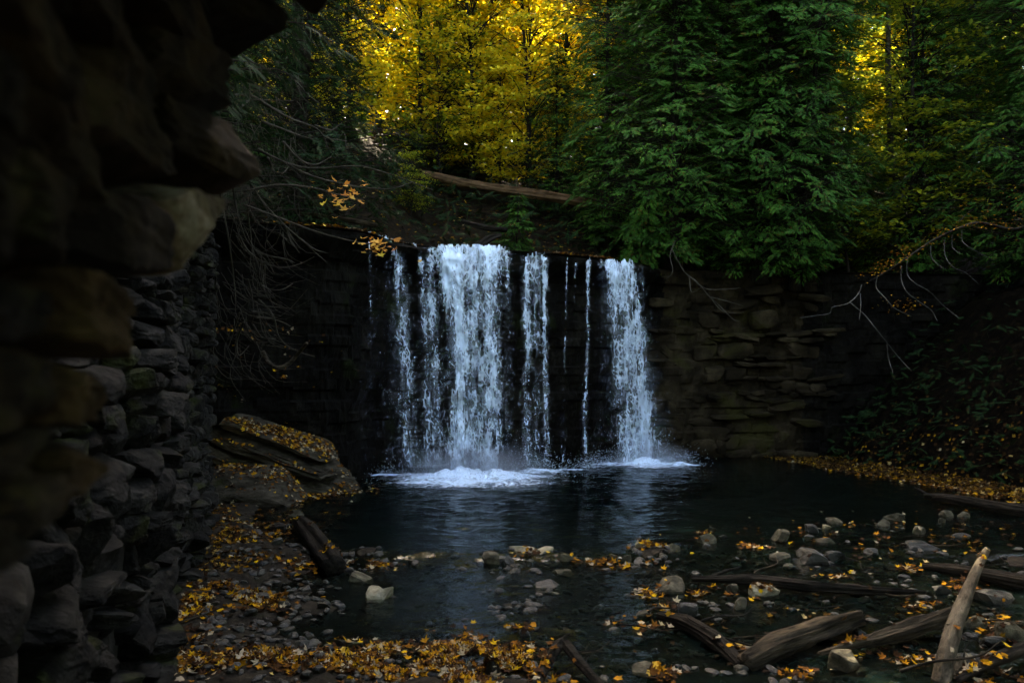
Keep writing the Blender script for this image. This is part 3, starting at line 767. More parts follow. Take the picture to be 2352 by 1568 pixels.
def mist(loc, r, dens):
    V, Fc = ICO[3]; V = V * np.array(r)
    o = obj('mist', mesh_np('mist', V, Fc, True), None, fall, Vector(loc) - fall.location); o['kind'] = 'stuff'
    m = bpy.data.materials.new('mist'); m.use_nodes = True; nt = m.node_tree
    nt.nodes.remove(nt.nodes['Principled BSDF'])
    pv = nt.nodes.new('ShaderNodeVolumePrincipled'); pv.inputs['Color'].default_value = (.9, .94, 1, 1); tc = nt.nodes.new('ShaderNodeTexCoord'); mp = nt.nodes.new('ShaderNodeMapping'); mp.inputs['Scale'].default_value = (1 / r[0], 1 / r[1], 1 / r[2])
    ln = nt.nodes.new('ShaderNodeVectorMath'); ln.operation = 'LENGTH'; mr = nt.nodes.new('ShaderNodeMapRange'); mr.interpolation_type = 'SMOOTHSTEP'
    mr.inputs['From Min'].default_value = 1.0; mr.inputs['From Max'].default_value = 0.1; mr.inputs['To Min'].default_value = 0.0; mr.inputs['To Max'].default_value = dens
    nt.links.new(tc.outputs['Object'], mp.inputs[0]); nt.links.new(mp.outputs[0], ln.inputs[0]); nt.links.new(ln.outputs['Value'], mr.inputs['Value']); nt.links.new(mr.outputs[0], pv.inputs['Density'])
    pv.inputs['Anisotropy'].default_value = 0.3
    nt.links.new(pv.outputs[0], nt.nodes['Material Output'].inputs['Volume'])
    o.data.materials.append(m)
mist((-1.0, 21.2, 0.15), (2.4, 0.8, 1.0), 0.9)
mist((4.25, 24.3, 0.1), (1.6, 0.6, 0.8), 0.7)

# ------------------------------------------------------------------ slab boulders at the foot of the left cliff
sb = tag(empty('slab_boulder', P(650, 1035, 19.3)), 'layered slab boulder tilted against the cliff, covered in yellow leaves', 'boulder')
tilt = Matrix.Rotation(math.radians(21), 4, 'Y') @ Matrix.Rotation(math.radians(13), 4, 'X')
for i, (dx, dz, a, b, c) in enumerate(((0.05, -0.85, 2.05, 1.3, 0.36), (0.02, -0.30, 1.9, 1.15, 0.22), (-0.15, 0.10, 1.7, 0.95, 0.20), (-0.15, 0.42, 1.5, 0.80, 0.16), (1.75, -0.30, 0.5, 0.6, 0.22))):
    V, Fc = rock_arrays(810 + i, sub=4, cuts=16, boxy=0.6, rough=0.09, cut_lo=0.7, cut_hi=0.97)
    V = V * np.array([a, b, c])
    V[:, 2] += 0.035 * np.sign(vnoise(V[:, 0] * 1.3, V[:, 1] * 2, V[:, 2] * 9, 5)) * np.abs(vnoise(V[:, 0] * 1.3, V[:, 1] * 2.4, 0, 7)) ** 0.5
    Mx = np.array(tilt)
    o = obj('layer', mesh_np('layer', (V + np.array([dx, -0.05 * i, dz])) @ Mx[:3, :3].T, Fc, False), M['slab'], sb)
    surf(o)
V, Fc = rock_arrays(830, sub=4, cuts=12, boxy=0.75, rough=0.06, cut_lo=0.7, cut_hi=0.97)
fs = obj('flat_slab', mesh_np('flat_slab', V * np.array([1.35, 1.0, 0.42]), Fc, False), M['slab'], None, P(580, 1128, 17.6), (math.radians(12), math.radians(12), math.radians(-8)))
tag(fs, 'low flat grey slab below the layered boulder, sprinkled with leaves', 'boulder'); surf(fs)

# ------------------------------------------------------------------ stones in the creek
S_, PL, WT = 'stone', 'stone_pale', 'stone_wet'
G = 'small stones in the shallows'
rocks = [
 (1166, 1272, 1240, 1276, PL, 'large flat pale stone with a notched top at the pool outlet'),
 (1103, 1148, 1261, 1301, S_, 'round mossy stone left of the large flat pale stone'),
 (1149, 1182, 1274, 1302, WT, 'dark wet stone between the mossy stone and the large pale stone'),
 (1285, 1318, 1266, 1293, S_, 'small squarish stone just right of the large flat pale stone'),
 (1460, 1496, 1236, 1262, PL, 'pale wedge stone left of a leaf cluster at the pool edge'),
 (1529, 1564, 1242, 1269, S_, 'rounded grey stone right of a leaf cluster at the pool edge'),
 (1599, 1650, 1216, 1250, S_, 'angular stone plastered with yellow leaves, alone at the pool edge'),
 (1398, 1427, 1269, 1293, S_, 'left one of two small rounded stones beside the leaf clusters'),
 (1427, 1452, 1269, 1292, S_, 'right one of two small rounded stones beside the leaf clusters'),
 (1226, 1293, 1324, 1352, WT, 'dark humped stone in open water below the large pale stone'),
 (1257, 1318, 1300, 1319, S_, 'low flat stone awash just below the large pale stone'),
 (1502, 1579, 1318, 1366, S_, 'big grey-green blocky stone left of the long thin log'),
 (836, 908, 1337, 1378, PL, 'pale V-shaped stone standing alone in the left shallows'),
 (793, 857, 1312, 1338, S_, 'flat pointed stone near the end of the short thick log'),
 (855, 884, 1261, 1277, WT, 'small dark stone awash at the left of the pool outlet'),
 (1775, 1816, 1209, 1245, S_, 'upright angular stone standing at the right edge of the pool'),
 (1900, 1946, 1182, 1206, S_, 'brownish rounded stone among the right-hand pool edge stones'),
 (2016, 2050, 1187, 1209, S_, 'small round stone tucked against the tilted flat slab'),
 (2036, 2088, 1168, 1199, S_, 'tilted flat grey slab on the far right pool edge'),
 (2164, 2199, 1167, 1186, S_, 'small pale stone below the driftwood snag on the right'),
 (2202, 2231, 1170, 1187, S_, 'rounded stone under the driftwood snag, further right of the pale one'),
 (2154, 2178, 1184, 1201, S_, 'smallest stone below the driftwood snag'),
 (2102, 2134, 1205, 1228, S_, 'pointed stone with a bright leaf on its left'),
 (1875, 1934, 1226, 1248, S_, 'long low stone lying flat in the right riffle'),
 (1852, 1885, 1199, 1224, WT, 'dark angular stone at the near side of the pool edge'),
 (1892, 1914, 1201, 1217, S_, 'tiny pale chip of stone beside the dark angular one'),
 (1766, 1823, 1255, 1289, S_, 'pitted grey stone in the middle of the right riffle'),
 (1836, 1909, 1253, 1297, WT, 'wet ridged stone in the riffle left of the foam'),
 (1897, 1949, 1258, 1289, WT, 'brown wet stone leaning on the ridged one'),
 (1801, 1825, 1291, 1305, S_, 'small stone just above the long thin log'),
 (2095, 2164, 1236, 1266, WT, 'broad dark stone on the right above the leaf patches'),
 (1991, 2035, 1252, 1275, WT, 'dark low stone between the riffle and the dark log'),
 (2191, 2241, 1219, 1234, WT, 'long thin dark stone at the far right'),
 (1728, 1808, 1330, 1374, PL, 'pale lumpy stone with a leaf on it below the long thin log'),
 (1690, 1724, 1370, 1402, S_, 'small pointed grey stone below left of the pale lumpy stone'),
 (1557, 1612, 1378, 1421, WT, 'dark upright stone above the wet slanting log'),
 (1671, 1698, 1338, 1361, S_, 'small round stone left of the pale lumpy stone'),
 (1912, 1995, 1488, 1552, S_, 'flat grey stone with leaves on top below the forked log'),
 (2144, 2191, 1336, 1364, WT, 'dark grey stone left of the leaning pole'),
 (2254, 2348, 1338, 1392, WT, 'broad wet stone right of the leaning pole'),
 (2219, 2278, 1410, 1445, S_, 'squarish brown stone right of the leaning pole with a leaf on it'),
 (2298, 2365, 1421, 1475, S_, 'big tan stone cut by the right edge of the view'),
 (2262, 2315, 1455, 1490, WT, 'dark stone under the big tan one at the right'),
 (2204, 2286, 1488, 1550, WT, 'dark bulky stone at the foot of the leaning pole'),
 (748, 829, 1456, 1496, WT, 'dark flat angular stone at the edge of the near leaf pile'),
 (1184, 1218, 1445, 1464, WT, 'low dark stone with yellow leaves behind it in midstream'),
 (1451, 1499, 1394, 1418, S_, 'flat brown stone left of the wet slanting log'),
 (1066, 1106, 1526, 1560, WT, 'dark slab half buried in the near leaf pile'),
 (1112, 1156, 1506, 1572, WT, 'upright dark slab standing in the near leaf pile'),
 (1455, 1528, 1520, 1556, S_, 'flat brown stone with pale leaves at the bottom of the view'),
 (655, 695, 1165, 1188, S_, 'tan stone at the upper end of the short thick log'),
 (611, 654, 1197, 1218, WT, 'dark rounded stone left of the short thick log'),
 (547, 580, 1201, 1221, WT, 'dark wedge stone on the left shore below the flat slab'),
 (536, 582, 1265, 1290, WT, 'brown blocky stone midway down the left shore'),
 (458, 497, 1298, 1323, WT, 'dark block near the foot of the left wall'),
 (472, 522, 1282, 1301, WT, 'flat dark stone behind the block near the left wall'),
 (620, 662, 1375, 1400, S_, 'rounded pale stone at the end of the left leaf bar'),
 (560, 625, 1392, 1412, WT, 'flat stone on the left leaf bar'),
 (500, 545, 1318, 1345, WT, 'dark humped stone among leaves on the left shore'),
]
for i, (x0, x1, y0, y1, mk, lab) in enumerate(rocks):
    d = ground_depth(y1) + 0.05
    w = (x1 - x0) * d / F; hh = (y1 - y0) * d / F
    V, Fc = rock_arrays(900 + i * 7, sub=3, cuts=10, boxy=0.5 if i % 3 else 0.75, rough=0.07, cut_lo=0.40, cut_hi=0.95, hf=.06)
    if 'notched' in lab:
        V[:, 2] -= 0.5 * np.exp(-((V[:, 0] - 0.25) / 0.16) ** 2) * (V[:, 2] > 0); V[:, 2] *= np.where(V[:, 0] > 0.4, 1.15, 1.0)
    if 'V-shaped' in lab:
        V[:, 2] = V[:, 2] * 0.6 + np.where(V[:, 2] > -0.2, 0.9 * np.clip(V[:, 0] - 0.15, 0, 1) + 0.25 * np.clip(-V[:, 0] - 0.5, 0, 1) - 0.25, 0)
        V[:, 2] /= np.abs(V[:, 2]).max()
    zt = max(hh - 0.15 * w, 0.5 * hh) if mk == PL else max(hh - 0.2 * w, 0.42 * hh)          # part of the seen height is the top running back
    zh = (zt + 0.10) / 2
    dep = w * random.uniform(0.30, 0.42)
    zg = float(water_z(d))
    V = V * np.array([w * 0.5, dep, zh])
    tx = 0.0
    if 'tilted' in lab or 'wedge' in lab or 'pointed' in lab: tx = random.uniform(0.25, 0.4)
    if 'upright' in lab: tx = 0.12
    o = obj('creek_stone', mesh_np('creek_stone', V, Fc, False), M[mk], None, (((x0 + x1) / 2 - CX) * d / F, d + dep * 0.9, zg + zt - zh),
            (random.uniform(0, .12), tx, random.uniform(-.15, .15)))
    tag(o, lab, 'stone', 'stones lying in the creek'); surf(o)
# smaller look-alike stones
small_me = [rock_mesh('small_stone', 1400 + i, sub=2, cuts=12, boxy=0.6, rough=0.10, cut_lo=0.42, cut_hi=0.95) for i in range(6)]
for m_ in small_me: m_.materials.append(M['stone_wet'])
n = 0
while n < 280:
    r = random.random()
    if r < 0.42: px, py = random.uniform(1350, 2340), random.uniform(1200, 1560)
    elif r < 0.6: px, py = random.uniform(780, 1500), random.gauss(1285, 12)
    else: px, py = random.uniform(330, 760), random.uniform(1190, 1500)
    d = ground_depth(py); x = (px - CX) * d / F
    if x < wall_x(d) + 0.5: continue
    s = random.uniform(0.04, 0.11)
    tag(obj('small_stone', random.choice(small_me), None, None, (x, d, max(float(bed_z(x, d)), float(water_z(d)) - 0.05) + s * 0.15), (random.uniform(-.3, .3), random.uniform(-.3, .3), random.uniform(0, 6)),
            (s, s * random.uniform(.6, .9), s * random.uniform(.4, .65))), *(('small wet stone on the leafy shore under the stone wall', 'stone', 'small stones on the shore') if r >= .6 else ('small wet stone in the line of rubble across the pool outlet', 'stone', 'small stones at the pool outlet') if r >= .42 else ('small wet stone lying loose among the logs and riffles', 'stone', G)))
    n += 1
# cobbles and gravel of the bed, too many to count
tvp, tfp = rock_arrays(1500, sub=2, cuts=9, boxy=0.3, rough=0.06)
N = 2400
gxp = rng.uniform(-4.6, 7.5, N * 3); gyp = rng.uniform(6.2, 12.9, N * 3)
ok = (gxp > wall_x(gyp) + 0.5); gxp, gyp = gxp[ok][:N], gyp[ok][:N]
pos = np.stack([gxp, gyp, bed_z(gxp, gyp) + 0.01], 1)
ss = rng.uniform(0.02, 0.09, len(pos)) ** 1.0
an = rng.uniform(0, 6.28, len(pos))
V, Fc = scatter(tvp, tfp, pos, basis(np.stack([np.cos(an), np.sin(an), rng.normal(size=len(pos)) * .15], 1), np.tile([0, 0, 1.0], (len(pos), 1))), np.stack([ss, ss * .75, ss * .5], 1))
gv = tag(obj('gravel', mesh_np('gravel', V, Fc, False), M['stone_wet']), 'wet cobbles and gravel of the creek bed', 'gravel', kind='stuff')
surf(gv)

# ------------------------------------------------------------------ logs
def log(name, pts, rad, mat, lab, cat='log', rough=0.32, sides=30, n=70, seed=0, group=None, snags=(), parent=None):
    c = spline(pts, n)
    rr = np.interp(np.linspace(0, 1, n), np.linspace(0, 1, len(rad)), rad)
    base = c[0].copy()
    qrot = Vector(tuple(c[-1] - c[0])).to_track_quat('X', 'Z'); Ri = np.array(qrot.to_matrix())
    c = base + (c - base) @ Ri                      # log runs along its own x axis
    mb = MB(); mb.tube(c - base, rr, sides, True, rough, seed)
    o = obj(name, mb.mesh(name, True), M[mat], parent, base, qrot.to_euler())
    if lab: tag(o, lab, cat, group)
    surf(o)
    for (t, dx, dy, dz, r) in snags:
        p0 = c[int(t * (n - 1))] - base
        s2 = MB(); s2.tube(spline([p0, p0 + (np.array([dx, dy, dz]) @ Ri) * .5 + np.array([0, 0, .02]), p0 + np.array([dx, dy, dz]) @ Ri], 8), np.linspace(r, r * .35, 8), 7, True, 0.15, seed + 3)
        obj('branch_stub', s2.mesh('branch_stub', True), M[mat], o)
    return o
def GP(px, py, up=0.0, dd=0.0):
    d = ground_depth(py) + dd
    return Vector(((px - CX) * d / F, d, float(water_z(d)) + up))
log('long_log', [GP(1588, 1338, .06), GP(1720, 1346, .09), GP(1850, 1358, .08), GP(1990, 1366, .07), GP(2125, 1362, .02)], [.04, .065, .07, .065, .02], 'wood_wet', 'long thin dark log lying across the right riffle', seed=1, snags=((0.08, .5, .25, .10, .035),))
log('thick_log', [GP(1712, 1535, .06), GP(1780, 1508, .10), GP(1880, 1474, .12), GP(1975, 1442, .13)], [.08, .12, .115, .085], 'wood_grey', 'short thick weathered log with a broken far end', seed=2, rough=0.42)
log('forked_log', [GP(1880, 1510, .04), GP(1985, 1494, .09), GP(2090, 1472, .13), GP(2190, 1450, .20), GP(2205, 1446, .22)], [.02, .06, .085, .08, .06], 'wood_grey', 'tapering weathered log lying against the leaning pole', seed=3, rough=0.42)
log('leaning_pole', [P(2158, 1575, 7.55), P(2178, 1480, 7.8), P(2210, 1388, 8.2), P(2238, 1320, 8.55), P(2266, 1262, 8.9)], [.085, .08, .07, .052, .036], 'pole', 'pale bark pole leaning up over the other logs at the lower right', 'log', seed=4, rough=0.10, snags=((0.35, -.08, -.02, .05, .02), (0.55, .07, 0, .05, .02)))
log('slanting_log', [GP(1515, 1418, .03), GP(1580, 1448, .08), GP(1650, 1492, .08), GP(1700, 1530, .02)], [.05, .085, .085, .06], 'wood_wet', 'dark wet log slanting down to the thick weathered log', seed=5)
log('short_log', [GP(690, 1215, .12), GP(720, 1252, .14), GP(755, 1296, .13), GP(770, 1318, .12)], [.13, .17, .18, .17], 'wood_wet', 'short thick dark log lying in the left shallows', seed=6, rough=0.2)
log('bank_snag', [GP(2125, 1148, .10), GP(2200, 1165, .16), GP(2290, 1178, .14), GP(2420, 1195, .1)], [.05, .10, .11, .10], 'wood_wet', 'dark driftwood snag with a pale broken root end on the right bank', seed=7, snags=((0.04, -.25, .1, .16, .05), (0.1, -.3, -.1, .05, .05)))
log('dark_log', [GP(2120, 1308, .06), GP(2230, 1330, .10), GP(2400, 1362, .10)], [.04, .08, .085], 'wood_wet', 'dark log crossing behind the leaning pole at the right edge', seed=8)
log('corner_branch', [GP(2200, 1572, .05), GP(2290, 1540, .12), GP(2380, 1512, .15)], [.03, .06, .07], 'wood_wet', 'dark branch in the bottom right corner', seed=9, rough=.2)
log('crooked_branch', [GP(1228, 1600, .08), GP(1262, 1555, .17), GP(1292, 1532, .24), GP(1325, 1555, .18), GP(1395, 1605, .05)], [.045, .05, .055, .05, .04], 'wood_wet', 'crooked dark branch arching out of the near leaf pile', 'branch', seed=10, rough=.15, snags=((0.5, .08, .0, .10, .03),))
log('fallen_log', [P(880, 383, 31.5), P(985, 403, 31), P(1100, 428, 30.3), P(1240, 448, 29.6), P(1340, 464, 29.1), P(1510, 486, 28.4)], [.10, .15, .19, .19, .17, .13], 'wood_brown', 'brown fallen tree trunk lying across the slope above the falls', seed=11, snags=((0.28, .3, -.1, -.6, .07), (0.55, -.2, .1, .5, .05)))
log('lip_log', [P(690, 492, 20.6), P(780, 502, 20.6), P(866, 518, 20.9)], [.06, .075, .06], 'wood_grey', 'thin grey log lying behind the leafy left end of the lip', seed=12)
log('leaning_deadwood', [P(1060, 508, 25.5), P(1110, 522, 25.3), P(1165, 528, 25.2)], [.05, .09, .07], 'wood_wet', 'dark dead wood leaning out behind the lip of the falls', seed=13)
log('root_stub', [P(1096, 566, 23.6), P(1125, 548, 23.9), P(1150, 540, 24.3)], [.12, .10, .06], 'wood_wet', 'dark curled root at the lip just behind the main curtain', 'root', seed=14)

# ------------------------------------------------------------------ fallen leaves
def maple_template(curl=0.18, seed=0):
    r = np.random.default_rng(seed)
    ang = np.radians([90, 62, 32, 8, -22, -62, -90, -118, -158, 172, 148, 118])
    rad = np.array([1.0, .56, .9, .55, .7, .46, .38, .46, .7, .55, .9, .56]) * r.uniform(.9, 1.1, 12)
    V = np.stack([np.cos(ang) * rad, np.sin(ang) * rad, curl * rad ** 2 * (1 + .6 * np.cos(ang * 2 + seed)) + r.normal(size=12) * .05], 1)
    V = np.concatenate([V, [[0, 0, 0]]])
    i = np.arange(12)
    return V, np.stack([i, (i + 1) % 12, np.full(12, 12)], 1)[:, ::-1]
ML = [maple_template(c, s) for c, s in ((.12, 1), (.35, 2), (-.28, 3), (.5, 4))]
surf(bed); surf(water); surf(cliff)
sv = np.concatenate([s[0] for s in SURF]); off_ = np.cumsum([0] + [len(s[0]) for s in SURF[:-1]])
sf = np.concatenate([s[1] + o for s, o in zip(SURF, off_)])
BVH = BVHTree.FromPolygons([tuple(v) for v in sv.tolist()], [tuple(f) for f in sf.tolist()])
def drop(x, y, z=4.0):
    h = BVH.ray_cast(Vector((x, y, z)), Vector((0, 0, -1)))
    return h[0], h[1]
leaf_pts = []   # position, normal, size, dull
def leaf_blob(px, py, rx, ry, n, dull=0, size=(.028, .068), up=0.0, zmax=4.0):
    k = 0
    for _ in range(n * 5):
        if k >= n: break
        qx, qy = random.gauss(px, rx * .55), random.gauss(py, ry * .55)
        if qy < 1020 or qy > 1640: continue
        d = ground_depth(qy) + up
        x = (qx - CX) * d / F
        if x < wall_x(d) + 0.25: continue
        p, nn = drop(x, d, zmax)
        if p is None or float(fbm(p.x * 2.6, p.y * 2.6, 0, 3, 611)) + .28 < random.random() * .6: continue
        leaf_pts.append((p, nn, random.uniform(*size), dull)); k += 1
# near pile
leaf_blob(640, 1560, 170, 45, 1300); leaf_blob(800, 1545, 120, 45, 1000); leaf_blob(1030, 1520, 85, 50, 1000); leaf_blob(1150, 1530, 90, 45, 850); leaf_blob(880, 1490, 60, 16, 90)
leaf_blob(1000, 1575, 260, 24, 600)
# left shore
leaf_blob(560, 1240, 150, 60, 700, 1); leaf_blob(560, 1240, 130, 60, 330); leaf_blob(530, 1385, 120, 26, 650); leaf_blob(600, 1395, 60, 20, 150); leaf_blob(430, 1440, 90, 60, 170); leaf_blob(380, 1540, 90, 40, 150); leaf_blob(500, 1330, 120, 40, 150, 1)
leaf_blob(700, 1300, 90, 14, 80); leaf_blob(845, 1300, 50, 7, 80); leaf_blob(500, 1190, 40, 30, 80)
# outlet clusters
leaf_blob(1500, 1262, 40, 20, 110); leaf_blob(1385, 1290, 35, 7, 70); leaf_blob(1440, 1300, 50, 10, 25); leaf_blob(1495, 1360, 34, 14, 50); leaf_blob(1625, 1232, 20, 14, 60); leaf_blob(1720, 1255, 30, 8, 40)
leaf_blob(1215, 1270, 40, 6, 26); leaf_blob(1310, 1285, 20, 6, 20); leaf_blob(1640, 1362, 50, 10, 40); leaf_blob(1745, 1365, 24, 14, 50); leaf_blob(1940, 1320, 45, 9, 80); leaf_blob(2090, 1308, 30, 7, 40)
leaf_blob(2220, 1345, 40, 12, 60); leaf_blob(1690, 1495, 40, 14, 50); leaf_blob(1830, 1545, 40, 14, 34); leaf_blob(1950, 1500, 40, 8, 30); leaf_blob(2100, 1515, 50, 14, 34); leaf_blob(2130, 1390, 50, 12, 40)
leaf_blob(2300, 1430, 60, 50, 90); leaf_blob(2280, 1560, 90, 30, 80); leaf_blob(1530, 1545, 40, 16, 50); leaf_blob(1190, 1440, 30, 6, 26); leaf_blob(1450, 1440, 70, 14, 34); leaf_blob(1520, 1395, 30, 10, 20)
leaf_blob(2000, 1225, 260, 50, 90); leaf_blob(2240, 1230, 120, 40, 60, 1); leaf_blob(1900, 1420, 380, 110, 90, 1)
# boulders
def leaf_world(x, y, rx, ry, n, dull=0, size=(.028, .068), z=4.0):
    for _ in range(n):
        p, nn = drop(random.gauss(x, rx), random.gauss(y, ry), z)
        if p is not None and p.z > -0.1 and float(fbm(p.x * 3.4, p.y * 3.4, 0, 3, 613)) + .36 > random.random() * .55: leaf_pts.append((p, nn, random.uniform(*size), dull))
c = sb.location
leaf_world(c.x - 0.2, c.y - 0.2, 0.85, 0.55, 3600); leaf_world(c.x + 0.9, c.y - 0.5, 0.5, 0.4, 260); leaf_world(c.x + 1.6, c.y - 0.4, 0.25, 0.25, 90); leaf_world(c.x - 0.6, c.y - 1.1, 0.9, 0.18, 170)
c = fs.location
leaf_world(c.x + 0.1, c.y + 0.2, 0.75, 0.5, 420); leaf_world(c.x + 0.8, c.y, 0.4, 0.4, 90)
# right bank
for _ in range(5000):
    y = random.uniform(13, 27); sx = float(np.interp(y, SHY, SHX))
    x = sx + abs(random.gauss(0, 1)) * 1.7 - 0.1
    p, nn = drop(x, y, 12)
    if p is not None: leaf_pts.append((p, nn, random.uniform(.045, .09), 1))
for _ in range(420):
    y = random.uniform(15.5, 23.5); sx = float(np.interp(y, SHY, SHX))
    p, nn = drop(sx + random.gauss(-0.12, .22), y, 12)
    if p is not None: leaf_pts.append((p, nn, random.uniform(.04, .075), 0))
# lip of the falls and the ledge beside it
for _ in range(900):
    r = random.random()
    if r < .34: x = random.uniform(1.2, 3.1); b = random.uniform(0.02, .35); dl = 0
    elif r < .62: x = random.gauss(-4.3, .8); b = abs(random.gauss(.1, .35)); dl = 0
    elif r < .8: x = random.uniform(-3.2, 1.0); b = random.uniform(.35, 1.4); dl = 0
    else: x = random.uniform(-6.5, 5); b = random.uniform(.3, 3); dl = 1
    y = float(lip_y(x)) + b
    leaf_pts.append((Vector((x, y, float(plateau_z(np.array(x), np.array(y))) + .03)), Vector((0, 0, 1)), random.uniform(.05, .09), dl))
# forest floor behind
for _ in range(3500):
    x = random.uniform(-9, 12); y = float(lip_y(x)) + random.uniform(1.5, 12)
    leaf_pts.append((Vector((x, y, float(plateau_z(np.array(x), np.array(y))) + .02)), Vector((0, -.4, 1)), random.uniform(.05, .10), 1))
# pale leaves caught on the rock of the right face and the leaf stuck on the lip
def leaf_seen(q):
    p = q[0]; d = max(p.y, .1); px = CX + p.x / d * F; py = HY - (p.z - H) / d * F
    return (q[2] / d) * (1 if -10 < px < 2362 and py < 1572 else 0)
leaf_pts.sort(key=leaf_seen, reverse=True)
leaf_me = []
for TV, TF in ML:
    m_ = mesh_np('maple_leaf', TV, TF, False); m_.materials.append(M['leaf_obj']); leaf_me.append(m_)
def leaf_rot(nn):
    nn = (Vector(nn) if nn.z > .2 else Vector((0, 0, 1))) + Vector((random.gauss(0, .22), random.gauss(0, .22), 0))
    q = nn.normalized().to_track_quat('Z', 'Y').to_matrix() @ Matrix.Rotation(random.uniform(0, 6.28), 3, 'Z')
    return q
n_single = 0; bright, dull = [], []
for (p, nn, s, dl) in leaf_pts:
    if n_single < 300 and dl == 0:
        o = obj('fallen_leaf', random.choice(leaf_me), None, None, p + Vector((0, 0, .012 + random.uniform(0, .015))), leaf_rot(nn).to_euler(), s)
        lx = CX + p.x / p.y * F; ly = HY - (p.z - H) / p.y * F
        tag(o, *(('maple leaf lying on the leafy shore under the stone wall', 'leaf', 'single leaves on the shore under the wall') if lx < 520 else
                 ('maple leaf lying in the yellow leaf pile nearest to the viewer', 'leaf', 'single leaves of the near leaf pile') if lx < 1340 and ly > 1440 else
                 ('maple leaf caught among the stones and logs of the creek', 'leaf', 'single leaves among stones and logs')))
        n_single += 1
    else: (dull if dl else bright).append((p, nn, s))
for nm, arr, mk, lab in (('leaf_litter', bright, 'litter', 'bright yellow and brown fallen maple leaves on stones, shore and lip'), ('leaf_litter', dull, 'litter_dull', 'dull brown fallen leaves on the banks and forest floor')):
    mb = MB()
    for j, (TV, TF) in enumerate(ML):
        sub = arr[j::4]
        pos = np.array([tuple(p + Vector((0, 0, .012))) for p, _, _ in sub]); R = np.array([np.array(leaf_rot(nn)) for _, nn, _ in sub])
        mb.add(*scatter(TV, TF, pos, R, np.array([s for _, _, s in sub])))
    tag(obj(nm, mb.mesh(nm, False), M[mk]), lab, 'leaves', kind='stuff')

# loose sticks washed up among the stones
stick_me = []
for i in range(5):
    mb = MB(); L = .5
    mb.tube(spline([(-L, 0, 0), (-.2, .05 * (i - 2), .02), (.2, -.04 * (i - 1), .0), (L, .03 * i, .03)], 16), np.linspace(.016, .006, 16), 7, True, .2, i)
    mb.tube(spline([(.1, 0, 0), (.2, .1, .03), (.32, .16, .06)], 8), np.linspace(.008, .003, 8), 5, True, .1, i)
    m_ = mb.mesh('stick', True); m_.materials.append(M['wood_grey'] if i % 2 else M['wood_wet']); stick_me.append(m_)
for k in range(34):
    px, py = (random.uniform(1300, 2340), random.uniform(1230, 1560)) if k < 26 else (random.uniform(420, 760), random.uniform(1200, 1480))
    d = ground_depth(py); x = (px - CX) * d / F
    p, nn = drop(x, d)
    if p is None: continue
    s = random.uniform(.45, 1.1)
    tag(obj('stick', random.choice(stick_me), None, None, p + Vector((0, 0, .015)), (random.gauss(0, .08), random.gauss(0, .1), random.gauss(.2, .7)), s), *(('thin loose stick lying among the logs and creek stones', 'stick', 'loose sticks in the creek') if k < 26 else ('thin loose stick on the leafy shore under the stone wall', 'stick', 'loose sticks on the shore')))

# ------------------------------------------------------------------ trees
def frond_template():
    V = []; T = []
    n = 6
    for i in range(n):
        x = 0.05 + 0.8 * i / n; l = 0.42 * (1 - 0.55 * (i / n)); 
        for s in (-1, 1):
            k = len(V)
            xx = x + (0.05 if s > 0 else 0)
            V += [(xx, 0, 0), (xx + 0.11, 0, 0), (xx + l * 0.8, s * l * 0.62, -0.10 * l)]
            T.append((k, k + 1, k + 2))
    k = len(V); V += [(0.0, .018, 0), (0.0, -.018, 0), (1.0, 0, -.08)]; T.append((k, k + 1, k + 2))
    k = len(V); V += [(0.72, .07, -.02), (0.72, -.07, -.02), (1.02, 0, -.08)]; T.append((k, k + 1, k + 2))
    return np.array(V), np.array(T)
FR_V, FR_F = frond_template()

